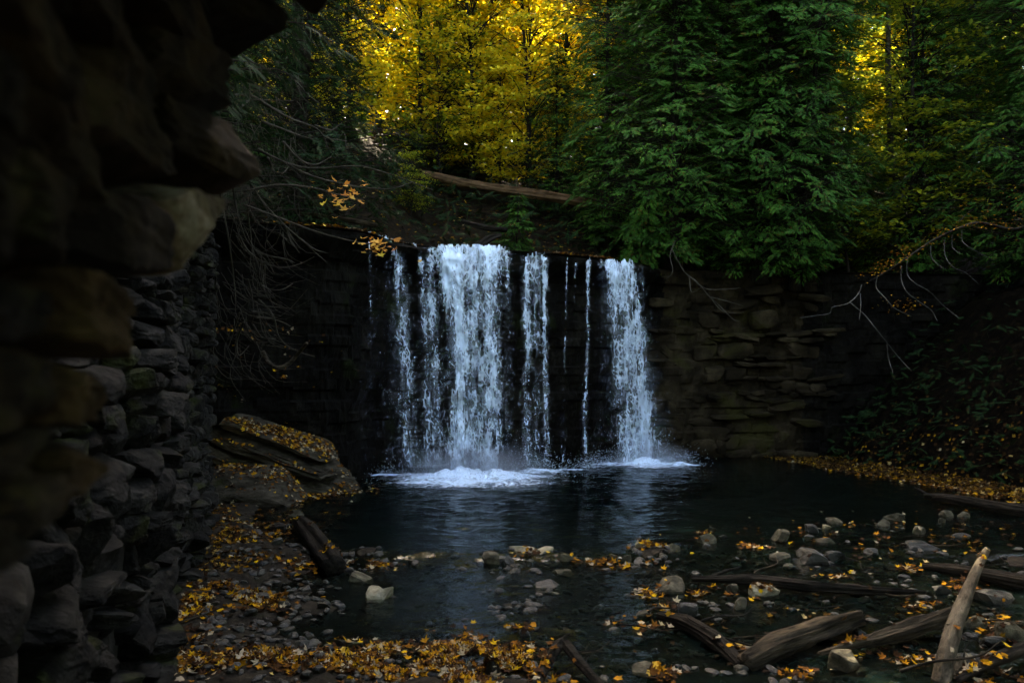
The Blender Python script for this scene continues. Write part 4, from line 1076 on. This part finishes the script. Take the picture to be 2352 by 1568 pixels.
def cedar_meshes(seed, height, radius, ncl, z0=0.3, flen=(.20, .36), ffull=0.75, nfr=28, axis=(.7, 1.2)):
    r = np.random.default_rng(seed)
    pos, dirs, ups, sc = [], [], [], []
    wood = MB()
    for b in range(ncl):
        f = r.uniform() ** 1.1
        h = z0 + (height - z0) * f
        az = r.uniform(0, 2 * np.pi)
        inner = r.uniform() < .34
        R = radius * (1 - np.clip((f - ffull) / (1 - ffull), 0, 1) ** 1.5) * (0.80 + 0.5 * float(vnoise(az * 1.3 + 7 * seed, h * .55, 0, seed)) ) * (.72 + .28 * min(1, f / .12))
        R = max(R, .35) * (r.uniform(.3, .6) if inner else r.uniform(.78, 1.05))
        out = np.array([np.cos(az), np.sin(az), 0]); side = np.array([-np.sin(az), np.cos(az), 0])
        al = min(r.uniform(*axis), R)
        tw = r.normal() * .55
        d0 = out * np.cos(tw) + side * np.sin(tw)
        s = np.linspace(0, 1, 6)
        lift = r.uniform(-.05, .35); dr = r.uniform(.45, .95)
        st = out * (R - al * .8) + np.array([0, 0, h])
        path = st + np.outer(al * s, d0) + np.outer(al * (lift * s - dr * s ** 2 + .18 * s ** 5), [0, 0, 1])
        wood.tube(np.concatenate([[[0, 0, h - (R - al) * .25], ], path]), np.array([.014, .012, .011, .009, .007, .006, .004]), 4, False)
        n = int(nfr * r.uniform(.75, 1.25) * al)
        lat0 = np.cross(d0, [0, 0, 1.0])
        for q in range(n):
            t = .12 + .88 * (q + r.uniform()) / n
            i = min(int(t * 5), 4); fr = t * 5 - i
            p = path[i] * (1 - fr) + path[i + 1] * fr
            tan = path[i + 1] - path[i]; tan /= np.linalg.norm(tan)
            g = 1 if q % 2 else -1
            w = (1 - .75 * t)
            lat = lat0 * g
            fd = tan * (.55 + .5 * t) + lat * (.85 * w + .1) + np.array([0, 0, -.12]) + r.normal(size=3) * .17
            o2 = r.uniform(0, .38) * w
            pos.append(p + (tan * .4 + lat) * o2 + np.array([0, 0, -.25 * o2])); dirs.append(fd)
            ups.append(np.array([0, 0, .8]) + out * .8 + r.normal(size=3) * .35); sc.append(r.uniform(*flen))
    pos = np.array(pos); dirs = np.array(dirs); ups = np.array(ups); sc = np.array(sc)
    V, Fc = scatter(FR_V, FR_F, pos, basis(dirs, ups), sc)
    return mesh_np('cedar_crown', V, Fc, False), wood.mesh('cedar_boughs', True)

def trunk_mesh(height, r0, r1, seed, lean=(0, 0)):
    n = 22; t = np.linspace(0, 1, n)
    pts = np.stack([lean[0] * t + .12 * vnoise(t * 3, 0, 0, seed), lean[1] * t + .12 * vnoise(t * 3, 5, 0, seed), -0.4 + (height + .4) * t], 1)
    mb = MB(); rr = r0 + (r1 - r0) * t + r0 * .5 * np.exp(-t * 18)
    mb.tube(pts, rr, 14, True, .16, seed)
    return mb.mesh('trunk', True)

cedarA = cedar_meshes(1, 19, 3.2, 1700, 0.2, flen=(.14, .28), nfr=30, axis=(.45, .9), ffull=.9)
cedarB = cedar_meshes(2, 13, 2.5, 800, 0.3, flen=(.15, .29), nfr=26, axis=(.4, .85), ffull=.8)
cedarL = cedar_meshes(4, 15, 3.3, 200, 0.3, nfr=20, axis=(.5, 1.0))
cedarS = cedar_meshes(3, 3.4, 1.15, 110, 0.1, ffull=.3, axis=(.35, .7))
for c_ in (cedarA, cedarB, cedarS, cedarL):
    c_[0].materials.append(M['cedar']); c_[1].materials.append(M['bark'])
tr_c = [trunk_mesh(19, .24, .04, 3), trunk_mesh(12.5, .16, .03, 5), trunk_mesh(3.3, .05, .01, 8), trunk_mesh(14, .17, .03, 6)]
for t_ in tr_c: t_.materials.append(M['bark'])
def gz(x, y):
    if y > float(lip_y(x)): return float(plateau_z(np.array(x), np.array(y)))
    return float(bed_z(np.array(x), np.array(y)))
def cedar(kind, loc, lab, rz=0.0, s=1.0, tilt=(0, 0), mat=None, group='white cedars around the falls'):
    cm = {'A': cedarA, 'B': cedarB, 'S': cedarS, 'L': cedarL}[kind]; tm = tr_c['ABSL'.index(kind)]
    e = tag(empty('cedar_tree', loc), lab, 'tree', group)
    e.rotation_euler = (tilt[0], tilt[1], 0); e.scale = (s, s, s)
    tk = None
    for nm, me in (('trunk', tm), ('boughs', cm[1]), ('crown', cm[0])):
        o = obj(nm, me, None, tk if nm == 'boughs' else e, (0, 0, 0), (0, 0, 0 if nm == 'boughs' else rz))
        tk = tk or o
        if nm == 'crown' and mat:
            o.material_slots[0].link = 'OBJECT'; o.material_slots[0].material = mat
    return e
def at(px, d): return (px - CX) * d / F
def cedar_at(kind, px, d, lab, **k):
    x = at(px, d); z = k.pop('z', None)
    return cedar(kind, (x, d, gz(x, d) if z is None else z), lab, **k)
cedar_at('A', 1545, 26.8, 'tall dense green cedar overhanging the right-hand curtain of the falls', rz=.4, tilt=(.05, 0), z=6.6)
cedar_at('A', 1740, 27.0, 'broad green cedar hanging low over the cliff right of the falls', rz=2.1, tilt=(.08, .02), z=6.3)
cedar_at('B', 1830, 26.9, 'drooping cedar on the cliff edge above the brown rock face', rz=1.0, tilt=(.12, .05), z=6.0, s=.9)
cedar_at('B', 2120, 28.9, 'dark cedar standing above the right bank behind the bare pale twigs', rz=3.3, s=.8)
cedar_at('B', 2320, 29.4, 'cedar at the right edge of the view above the bank', rz=.2, s=.85)
cedar_at('B', 1985, 29.5, 'short cedar between the two dark trunks on the right', rz=5.0, s=.45)
cedar_at('A', 1650, 28.2, 'dense cedar filling the gap between the tall and the broad cedar', rz=5.2, z=7.2, tilt=(.03, 0))
cedar_at('A', 1850, 28.6, 'dense cedar left of the thick dark trunk', rz=3.7, z=6.9, s=.8)
cedar_at('B', 1395, 28.5, 'slim cedar rising beside the yellow trees left of the big cedars', rz=4.0, s=.8)
cedar_at('S', 1190, 26.2, 'small cedar sapling just behind the lip right of the main curtain', rz=.6, s=.6)
cedar_at('B', 1280, 31.0, 'small cedar standing right of the slender yellow tree', rz=2.0, s=.5)
cedar_at('B', 1030, 35.5, 'cedar half hidden among the yellow trees', rz=2.0, s=.75)
cedar_at('B', 800, 31.5, 'small cedar at the left of the yellow trees', rz=1.2, s=.6)
cedar_at('S', 1460, 26.4, 'little cedar drooping over the lip by the right-hand curtain', rz=3.9, s=.8, tilt=(.5, .1))

# deciduous trees in autumn colour
def decid_meshes(seed, height, radius, z0, nspray, nleaf, lsize=(.07, .12), flat=.10):
    r = np.random.default_rng(seed)
    limbs = MB(); pos = []; up = []; dr = []; sc = []
    for k in range(nspray):
        f = r.uniform() ** .85
        h = z0 + (height - z0) * f
        prof = np.sin(np.pi * np.clip(.12 + .83 * f, 0, 1)) ** .6
        az = r.uniform(0, 2 * np.pi); rad = radius * prof * r.uniform(.15, 1) ** .6
        out = np.array([np.cos(az), np.sin(az), 0])
        c = out * rad + np.array([0, 0, h])
        h0 = max(z0 * .6, h - rad * r.uniform(.35, .8))
        path = spline([np.array([0, 0, h0]), out * rad * .5 + np.array([0, 0, h0 + (h - h0) * .65]), c + out * .35 + np.array([0, 0, -.05])], 7)
        limbs.tube(path, np.linspace(.03, .005, 7), 4, False)
        side = np.array([-out[1], out[0], 0])
        m = int(nleaf * r.uniform(.6, 1.4))
        a = r.normal(size=(m, 3)) * np.array([.42, .30, flat])
        q = c + a[:, :1] * out + a[:, 1:2] * side + a[:, 2:] * np.array([[0, 0, 1]]) - np.abs(a[:, :1]) * np.array([[0, 0, .22]])
        pos.append(q); up.append(np.array([0, 0, 1.0]) + r.normal(size=(m, 3)) * .34); dr.append(r.normal(size=(m, 3)) * np.array([1, 1, .3]) + out * .5); sc.append(r.uniform(*lsize, m))
    pos, up, dr, sc = map(np.concatenate, (pos, up, dr, sc))
    tv = np.array([(-.5, 0, 0), (0, -.34, .07), (.5, 0, -.06), (0, .34, .07)]); tf = np.array([[0, 1, 2], [0, 2, 3]])
    V, Fc = scatter(tv, tf, pos, basis(dr, up), sc * 1.25)
    return mesh_np('crown', V, Fc, False), limbs.mesh('limbs', True)
dec = [decid_meshes(11, 17, 3.2, 2.2, 200, 56, (.13, .21), .06), decid_meshes(12, 14, 2.7, 1.0, 150, 54, (.12, .19), .05), decid_meshes(13, 6, 1.7, .6, 60, 50, (.10, .15), .05)]
tr_d = [trunk_mesh(16, .15, .03, 13, (.4, .2)), trunk_mesh(13, .11, .02, 15, (-.3, .1)), trunk_mesh(5.6, .045, .01, 18)]
for c_ in dec: c_[0].materials.append(M['yellow']); c_[1].materials.append(M['bark'])
for t_ in tr_d: t_.materials.append(M['bark'])
def decid(k, px, d, lab, mat='yellow', rz=0.0, s=1.0, group='autumn trees above the falls', name='autumn_tree'):
    x = at(px, d)
    e = tag(empty(name, (x, d, gz(x, d))), lab, 'tree', group); e.scale = (s, s, s)
    tk = None
    for nm, me in (('trunk', tr_d[k]), ('limbs', dec[k][1]), ('crown', dec[k][0])):
        o = obj(nm, me, None, tk if nm == 'limbs' else e, (0, 0, 0), (0, 0, 0 if nm == 'limbs' else rz))
        tk = tk or o
        if nm == 'crown' and mat != 'yellow':
            o.material_slots[0].link = 'OBJECT'; o.material_slots[0].material = M[mat]
    return e
decid(1, 1216, 32.0, 'slender yellow tree with a thin dark trunk above the middle of the falls', 'yellow', 0.3)
decid(1, 1085, 32.5, 'golden tree spreading low sprays above the main curtain', 'yellow', 1.3)
decid(1, 965, 33.5, 'yellow tree left of the golden one, above the slanting stream', 'yellow', 2.2)
decid(2, 1010, 32.2, 'yellow-green sapling just behind the fallen log', 'lime', .8, 1.1)
decid(2, 1150, 31.6, 'low yellow sapling leaning over the fallen log', 'yellow', 2.8, .9)
decid(2, 945, 26.4, 'knee-high lime sapling below the fallen log', 'lime', 4.8, .36)
decid(0, 1130, 37, 'tall yellow tree directly behind the slender one', 'yellow', 4.1)
decid(0, 870, 37, 'tall yellow tree on the slope at the left of the clearing', 'yellow', 5.1)
decid(0, 1300, 38, 'tall orange tree behind the slim cedar', 'orange', .9)
decid(0, 720, 34, 'yellow tree seen through the dark cedar branches', 'yellow', 2.9)
decid(1, 770, 30.5, 'yellow tree just behind the leafy left end of the lip', 'yellow', 3.3)
decid(1, 640, 29.5, 'yellow tree glimmering through the bare twigs at the left', 'yellow', .6, .9)
decid(1, 2090, 28.8, 'lime-leaved tree with a pale straight trunk at the upper right', 'lime', 1.9)
decid(2, 1945, 28.0, 'young lime maple holding flat sprays in front of the cedars', 'lime', .2, 1.15)
# woods further back
FAR = 'woods behind the falls'
for (px, d, mt, lab) in ((560, 44, 'yellow', 'yellow tree in the far woods beyond the ruined arch'), (780, 46, 'yellow', 'yellow tree in the far woods above the leafy left end of the lip'), (930, 44, 'orange', 'golden tree in the far woods above the slanting stream'),
        (1060, 47, 'yellow', 'yellow tree in the far woods above the main curtain'), (1190, 44, 'yellow', 'yellow tree in the far woods behind the slender trunk'), (1330, 48, 'orange', 'orange tree in the far woods above the thin trickles'),
        (1480, 44, 'yellow', 'yellow tree in the far woods glimpsed through the tall cedar'), (1640, 42, 'orange', 'orange tree in the far woods glimpsed between the two big cedars'), (1800, 40, 'yellow', 'yellow tree in the far woods left of the thick dark trunk'),
        (1950, 42, 'lime', 'lime tree in the far woods right of the thick dark trunk'), (2110, 38, 'yellow', 'yellow tree in the far woods behind the pale leaning trunk'), (2300, 36, 'lime', 'lime tree in the far woods at the top right corner')):
    decid(0, px, d, lab, mt, random.uniform(0, 6), .88 if px < 1400 else 1.1, FAR, 'woodland_tree')
for (px, d, lab) in ((1420, 40, 'dark cedar in the far woods behind the slim cedar'), (1560, 36, 'dark cedar in the far woods right behind the tall cedar'), (1760, 36, 'dark cedar in the far woods behind the broad cedar'),
        (2230, 33, 'dark cedar in the far woods right of the pale leaning trunk'), (2400, 27, 'dark cedar at the right edge behind the bank'), (1250, 50, 'dark cedar farthest back between the yellow trees'), (850, 52, 'dark cedar farthest back at the left of the clearing'), (1000, 54, 'dark cedar farthest back above the main curtain'),
        (500, 25.5, 'dark cedar behind the bare shrub on the upper left slope'), (360, 30, 'dark cedar on the left slope hidden by the arch'), (420, 40, 'dark cedar high on the left slope')):
    cedar_at('A', px, d, lab, rz=random.uniform(0, 6), s=.6 if d >= 50 else 1.1, group=FAR)
# undergrowth that closes the slope between the trunks
def undergrowth():
    N = 8500
    x = rng.uniform(-17, 17, N); b = rng.uniform(2.2, 20, N) ** 1.0; y = lip_y(x) + b
    hgt = np.abs(rng.normal(size=N)) * 1.1 * (0.5 + 0.6 * sstep(-.3, .5, fbm(x * .45, y * .45, 0, 3, 55)))
    keep = ~((np.abs(x + 0.3) < 2.6) & (b < 2.6)); x, y, hgt = x[keep], y[keep], hgt[keep]; n = len(x)
    pos = np.stack([x, y, plateau_z(x, y) + hgt], 1)
    d = np.stack([rng.normal(size=n), rng.normal(size=n) - .4, rng.normal(size=n) * .4 - .2], 1)
    V, Fc = scatter(FR_V, FR_F, pos, basis(d, np.array([0, -.4, 1.0]) + rng.normal(size=(n, 3)) * .4), rng.uniform(.3, .6, n))
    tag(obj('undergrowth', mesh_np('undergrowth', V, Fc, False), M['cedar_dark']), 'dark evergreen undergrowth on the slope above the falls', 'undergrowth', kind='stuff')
    N = 15000
    x = rng.uniform(-30, 34, N); y = rng.uniform(40, 62, N); hgt = rng.uniform(0, 9, N)
    pos = np.stack([x, y, plateau_z(x, y) + hgt], 1)
    tv = np.array([(-.5, 0, 0), (0, -.34, .07), (.5, 0, -.06), (0, .34, .07)]); tf = np.array([[0, 1, 2], [0, 2, 3]])
    V, Fc = scatter(tv, tf, pos, basis(randdir(N), randdir(N) + np.array([0, 0, .6])), rng.uniform(.35, .75, N))
    tag(obj('distant_undergrowth', mesh_np('distant_undergrowth', V, Fc, False), M['lime']), 'yellow-green undergrowth deep in the woods behind the falls', 'undergrowth', kind='stuff')
undergrowth()
def distant_woods():
    tv = np.array([(-.5, 0, 0), (0, -.34, .07), (.5, 0, -.06), (0, .34, .07)]); tf = np.array([[0, 1, 2], [0, 2, 3]])
    for mk, N, lab in (('cedar', 26000, 'dark green mass of distant woods closing the view'), ('lime', 5000, 'yellow-green mass of distant woods closing the view')):
        x = rng.uniform(-46, 56, N); y = rng.uniform(58, 76, N); pos = np.stack([x, y, plateau_z(x, y) + rng.uniform(0, 22, N)], 1)
        V, Fc = scatter(tv, tf, pos, basis(randdir(N), randdir(N) + np.array([0, -.5, .5])), rng.uniform(.7, 1.5, N))
        tag(obj('distant_woods', mesh_np('distant_woods', V, Fc, False), M[mk]), lab, 'woods', kind='stuff')
distant_woods()
def sky_blocking_woods():  # leaf masses out of view, added to close off the sky around the gorge
    pos = []
    for (x0, x1, y0, y1, z0, z1, n) in ((-18, 20, -16, -6, 0, 19, 15000), (14.5, 22, -8, 22, 2, 20, 12000), (-18, -9, -8, 12, 4, 20, 9000), (8.5, 15, 0, 13, 9, 17, 6000), (-9, -4.5, -4, 9, 9, 18, 5000)):
        p = np.stack([rng.uniform(x0, x1, n), rng.uniform(y0, y1, n), rng.uniform(z0, z1, n)], 1)
        keepp = fbm(p[:, 0] * .35, p[:, 1] * .35, p[:, 2] * .35, 3, 77) > -0.12
        pos.append(p[keepp])
    pos = np.concatenate(pos); n = len(pos)
    tv = np.array([(-.5, 0, 0), (0, -.34, .07), (.5, 0, -.06), (0, .34, .07)]); tf = np.array([[0, 1, 2], [0, 2, 3]])
    V, Fc = scatter(tv, tf, pos, basis(randdir(n), randdir(n) + np.array([0, 0, .7])), rng.uniform(.45, .95, n))
    tag(obj('sky_blocking_woods', mesh_np('sky_blocking_woods', V, Fc, False), M['cedar']), 'unseen leaf masses added on both sides and behind to block sky light', 'woods', kind='stuff')
sky_blocking_woods()
def bank_shade():  # fronds added to darken the bank where it lies in shade
    n = 1500
    y = rng.uniform(14, 28, n); sd = np.abs(rng.normal(size=n)) * 3.0 + 1.7
    x = np.interp(y, SHY, SHX) + sd
    pos = np.stack([x, y, bed_z(x, y) + rng.uniform(.05, 1.0, n) * sstep(1.5, 4, sd)], 1)
    d = np.stack([rng.normal(size=n) - .5, rng.normal(size=n) - .4, rng.normal(size=n) * .4 - .2], 1)
    V, Fc = scatter(FR_V, FR_F, pos, basis(d, np.array([-.3, -.3, 1.0]) + rng.normal(size=(n, 3)) * .4), rng.uniform(.22, .5, n))
    tag(obj('bank_shade_fronds', mesh_np('bank_shade_fronds', V, Fc, False), M['cedar_dark']), 'dark low fronds added to blacken the steep right bank', 'undergrowth', kind='stuff')
bank_shade()
# two big plain trunks
def bare_trunk(px, d, r, lab, lean=(0, 0), seed=1, mat='bark'):
    x = at(px, d)
    e = tag(empty('tall_tree', (x, d, gz(x, d))), lab, 'tree')
    tm = trunk_mesh(19, r, r * .45, seed, lean); tm.materials.append(M[mat]); obj('trunk', tm, None, e)
    o = obj('crown', dec[0][0], None, e, (lean[0], lean[1], 8), (0, 0, seed), 1.0)
    obj('limbs', dec[0][1], None, e, (lean[0], lean[1], 8), (0, 0, seed), 1.0)
bare_trunk(1882, 28.8, .24, 'thick dark tree trunk rising beside the big cedar at the top right', (.2, 0), 4)
bare_trunk(2062, 29.2, .13, 'thinner grey tree trunk leaning slightly at the upper right', (-.7, .2), 6, 'bark_pale')
bare_trunk(690, 24.5, .20, 'dark tree trunk behind the left end of the lip', (-.3, .2), 9)

# ------------------------------------------------------------------ dark cedar leaning in over the left wall
def left_ground(x, y): return 5.9 + 0.16 * max(float(wall_x(y)) - x, 0)
for (x, y, k, rz, s, lab, tl) in ((-6.0, 13.8, 'L', .5, 1.15, 'dark cedar on the left hillside spreading into the top of the view', (0, .16)),
                                  (-7.3, 17.6, 'L', 2.5, 1.1, 'dark cedar behind the bare shrub at the left', (.05, .12)),
                                  (-4.9, 10.0, 'L', 4.4, .8, 'nearest dark cedar above the ruined wall', (0, .22)),
                                  (-5.6, 21.0, 'B', 3.4, .9, 'dark cedar behind the leafy left end of the lip', (0, .05)),
                                  (-9.5, 18.5, 'A', 1.4, .9, 'dark cedar deep on the left hillside', (0, .04))):
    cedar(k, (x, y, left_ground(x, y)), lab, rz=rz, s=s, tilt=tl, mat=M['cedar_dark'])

# ------------------------------------------------------------------ bare hanging twigs on the left
zA = lambda a: [(477.8 + x * .30456, 404.3 + y * .30456) for x, y in a]
zB = lambda a: [(477.8 + x * .24615, 91.9 + y * .24615) for x, y in a]
def twig_part(parent, pts2, d0, d1, r0, r1, mat='twig', n=26, name='twig'):
    m = len(pts2)
    p = [P(x, y, d0 + (d1 - d0) * i / (m - 1) + .12 * math.sin(i * 2.1)) for i, (x, y) in enumerate(pts2)]
    c = spline(p, n)
    mb = MB(); mb.tube(c - np.array(parent.location), np.linspace(r0, r1, n), 6, True, .1, n)
    return obj(name, mb.mesh(name, True), M[mat], parent), c
shrub = tag(empty('bare_shrub', (-6.4, 14.2, 6.0)), 'tangle of bare grey twigs hanging over the left wall', 'shrub')
traced = [zA([(315, 0), (325, 80), (318, 180), (300, 270), (322, 430), (345, 640), (372, 780), (375, 900)]),
          zA([(290, 0), (380, 150), (480, 270), (600, 390), (690, 470), (780, 550), (905, 660)]),
          zA([(690, 470), (800, 550), (890, 578)]), zA([(80, 60), (105, 200), (150, 440), (180, 640), (205, 860), (210, 930)]),
          zA([(185, 60), (210, 230), (260, 410), (310, 510), (440, 640), (500, 730)]), zA([(380, 930), (440, 985), (500, 1070), (530, 1200), (600, 1280), (700, 1330), (805, 1360)]),
          zA([(300, 780), (330, 900), (345, 1050), (330, 1110)]), zA([(200, 860), (300, 930), (420, 975), (540, 990)]), zA([(330, 1020), (430, 1030), (550, 1054)]),
          zA([(360, 1065), (470, 1075), (560, 1100), (620, 1130)]), zA([(340, 1120), (400, 1210), (470, 1225), (510, 1230)]), zA([(360, 560), (450, 600), (600, 630), (655, 655)]),
          zA([(230, 440), (300, 560), (420, 650), (560, 690), (700, 660), (800, 610)]), zA([(60, 760), (55, 850), (75, 960)]), zA([(240, 1030), (190, 1180), (150, 1300)]),
          zA([(270, 1100), (220, 1240), (235, 1350), (310, 1280)]), zA([(585, 380), (620, 480), (690, 580)]), zA([(400, 820), (470, 855), (560, 855), (640, 810)])]
bks = [zB([(470, 1020), (600, 1090), (740, 1150), (900, 1190), (1100, 1195), (1300, 1180), (1493, 1190), (1800, 1290), (2100, 1400)]), zB([(750, 1160), (850, 1220), (1000, 1280), (1200, 1330), (1430, 1375), (1700, 1390), (1900, 1330)]),
       zB([(520, 590), (760, 730), (1000, 820), (1100, 910), (1300, 945)]), zB([(280, 650), (380, 570), (460, 560), (800, 570)]), zB([(500, 760), (690, 830), (850, 890), (1040, 940)]),
       zB([(700, 950), (850, 1110), (1000, 1165), (1150, 1090)]), zB([(1000, 800), (1150, 840), (1250, 770)]), zB([(560, 1100), (620, 1230), (700, 1240), (760, 1170)]), zB([(190, 520), (400, 520), (620, 640), (720, 680)])]
for t_ in traced:
    o, c = twig_part(shrub, t_, 13.2, 13.8, .018, .006)
for t_ in bks:
    twig_part(shrub, t_, 13.0, 13.6, .022, .007)
hook, _ = twig_part(shrub, zA([(410, 1320), (450, 1400), (520, 1445), (600, 1420), (670, 1350), (745, 1258)]), 13.4, 13.0, .045, .03, 'wood_grey', name='curved_branch')
fine = MB()
for _ in range(330):
    x, y = random.uniform(475, 690), random.uniform(150, 830)
    if x > 620 and y > 560: continue
    L = random.uniform(40, 150); a = random.gauss(1.1, .5); d0 = random.uniform(12.6, 14.6)
    pts = [P(x, y, d0), P(x + L * .5 * math.cos(a), y + L * .5 * math.sin(a), d0 - .05), P(x + L * math.cos(a - .45), y + L * math.sin(a - .45), d0 - .1)]
    fine.tube(spline(pts, 7) - np.array(shrub.location), np.linspace(.006, .0025, 7), 3, False)
tag(obj('fine_twigs', fine.mesh('fine_twigs', True), M['twig'], shrub), kind='stuff')

# maple bough with big orange leaves in front of the lip
bough = tag(empty('maple_bough', P(560, 470, 11.6)), 'thin maple bough with orange leaves hanging before the left end of the lip', 'branch')
twig_part(bough, [(560, 470), (640, 500), (720, 530), (800, 552), (860, 562), (905, 570)], 11.6, 11.2, .016, .006, 'twig')
twig_part(bough, [(560, 440), (640, 425), (720, 432), (780, 448), (835, 460)], 11.6, 11.2, .016, .006, 'twig')
ml_me = []
for TV, TF in ML:
    m_ = mesh_np('maple_leaf', TV, TF, False); m_.materials.append(M['maple_orange']); ml_me.append(m_)
lp = [(720, 512), (745, 518), (760, 440), (738, 452), (716, 430)]
for _ in range(34): lp.append((random.gauss(868, 30), random.gauss(566, 13)))
for _ in range(30): lp.append((random.gauss(785, 34), random.gauss(458, 20)))
for (x, y) in lp:
    p = P(x, y, 11.3 + random.uniform(-.2, .2))
    q = Matrix.Rotation(random.uniform(0, 6.28), 3, 'Z')
    t_ = Vector((random.gauss(0, .35), random.gauss(-.35, .3), 1)).normalized().to_track_quat('Z', 'Y').to_matrix()
    obj('leaf', random.choice(ml_me), None, bough, p - bough.location, (t_ @ q).to_euler(), random.uniform(.05, .085))

# bare white-twigged branch with small orange leaves on the right
zC = lambda a: [(1653.75 + x * .35163, 459.4 + y * .35163) for x, y in a]
wb = tag(empty('birch_branch', P(2420, 470, 17.5)), 'drooping branch with pale bare twigs and small orange leaves on the right', 'branch')
twig_part(wb, [(2420, 470)] + zC([(1950, 190), (1700, 150), (1560, 185), (1390, 265), (1230, 370), (1100, 460), (940, 550)]), 17.5, 17.0, .04, .012, 'bark', name='stem')
for a, r in ((zC([(925, 555), (905, 610), (835, 675), (735, 700), (715, 740), (620, 755), (520, 770)]), .011), (zC([(1030, 490), (1020, 570), (1080, 640), (1140, 705), (1250, 760)]), .010),
             (zC([(1185, 430), (1185, 520), (1220, 600), (1310, 670), (1380, 720), (1420, 790)]), .010), (zC([(1225, 380), (1222, 480), (1270, 540), (1370, 600), (1460, 690), (1560, 770)]), .010),
             (zC([(1465, 260), (1470, 360), (1520, 435), (1610, 480), (1690, 550)]), .009), (zC([(1515, 230), (1520, 310), (1570, 350)]), .009), (zC([(1580, 200), (1580, 260), (1630, 310), (1780, 390)]), .009),
             (zC([(850, 670), (940, 745), (1010, 830), (1090, 930), (1170, 1030), (1250, 1115)]), .011), (zC([(1090, 930), (1100, 1030), (1130, 1130)]), .008), (zC([(1375, 300), (1385, 380), (1460, 450)]), .008),
             (zC([(915, 610), (920, 680), (910, 780)]), .008), (zC([(1560, 140), (1610, 95), (1650, 60)]), .010)):
    twig_part(wb, a, 16.9, 16.6, r, r * .5, 'twig_white')
tv = np.array([(-.5, 0, 0), (0, -.3, .07), (.5, 0, -.06), (0, .3, .07)]); tf = np.array([[0, 1, 2], [0, 2, 3]])
lf = []
ln_ = zC([(1950, 190), (1700, 150), (1560, 185), (1390, 265), (1230, 340), (1100, 430), (940, 520)])
for _ in range(300):
    i = random.randrange(len(ln_) - 1); t_ = random.random()
    x = ln_[i][0] * (1 - t_) + ln_[i + 1][0] * t_ + random.gauss(0, 16); y = ln_[i][1] * (1 - t_) + ln_[i + 1][1] * t_ + random.gauss(0, 8) - 4
    lf.append(P(x, y, random.uniform(16.6, 17.6)))
for _ in range(60): lf.append(P(random.gauss(2075, 26), random.gauss(700, 12), 16.8))
for _ in range(130): lf.append(P(random.uniform(2200, 2380), random.gauss(470, 40), random.uniform(16.5, 18)))
N = len(lf)
V, Fc = scatter(tv, tf, np.array([tuple(p) for p in lf]) - np.array(wb.location), basis(randdir(N) * np.array([1, 1, .4]), np.array([0, 0, 1.0]) + rng.normal(size=(N, 3)) * .5), rng.uniform(.035, .07, N))
obj('leaves', mesh_np('leaves', V, Fc, False), M['twig_leaf'], wb)

# dead twigs hanging under the cedars on the right face
dt = tag(empty('dead_twigs', P(1590, 640, 24.6)), 'grey dead twigs hanging under the cedar beside the falls', 'branch')
zD = lambda a: [(1102.5 + x * .29298, 459.4 + y * .29298) for x, y in a]
for a in (zD([(1500, 380), (1600, 560), (1700, 640), (1800, 760), (1900, 870), (2010, 890)]), zD([(1620, 580), (1760, 690), (1900, 700), (2040, 690)]), zD([(1640, 600), (1660, 720), (1740, 680)]), zD([(1780, 740), (1880, 830), (1980, 930), (2030, 950)]),
          zD([(1530, 320), (1490, 430), (1510, 560), (1460, 620)]), zD([(1800, 760), (1930, 790), (2060, 830)])):
    twig_part(dt, a, 24.7, 24.2, .018, .007)
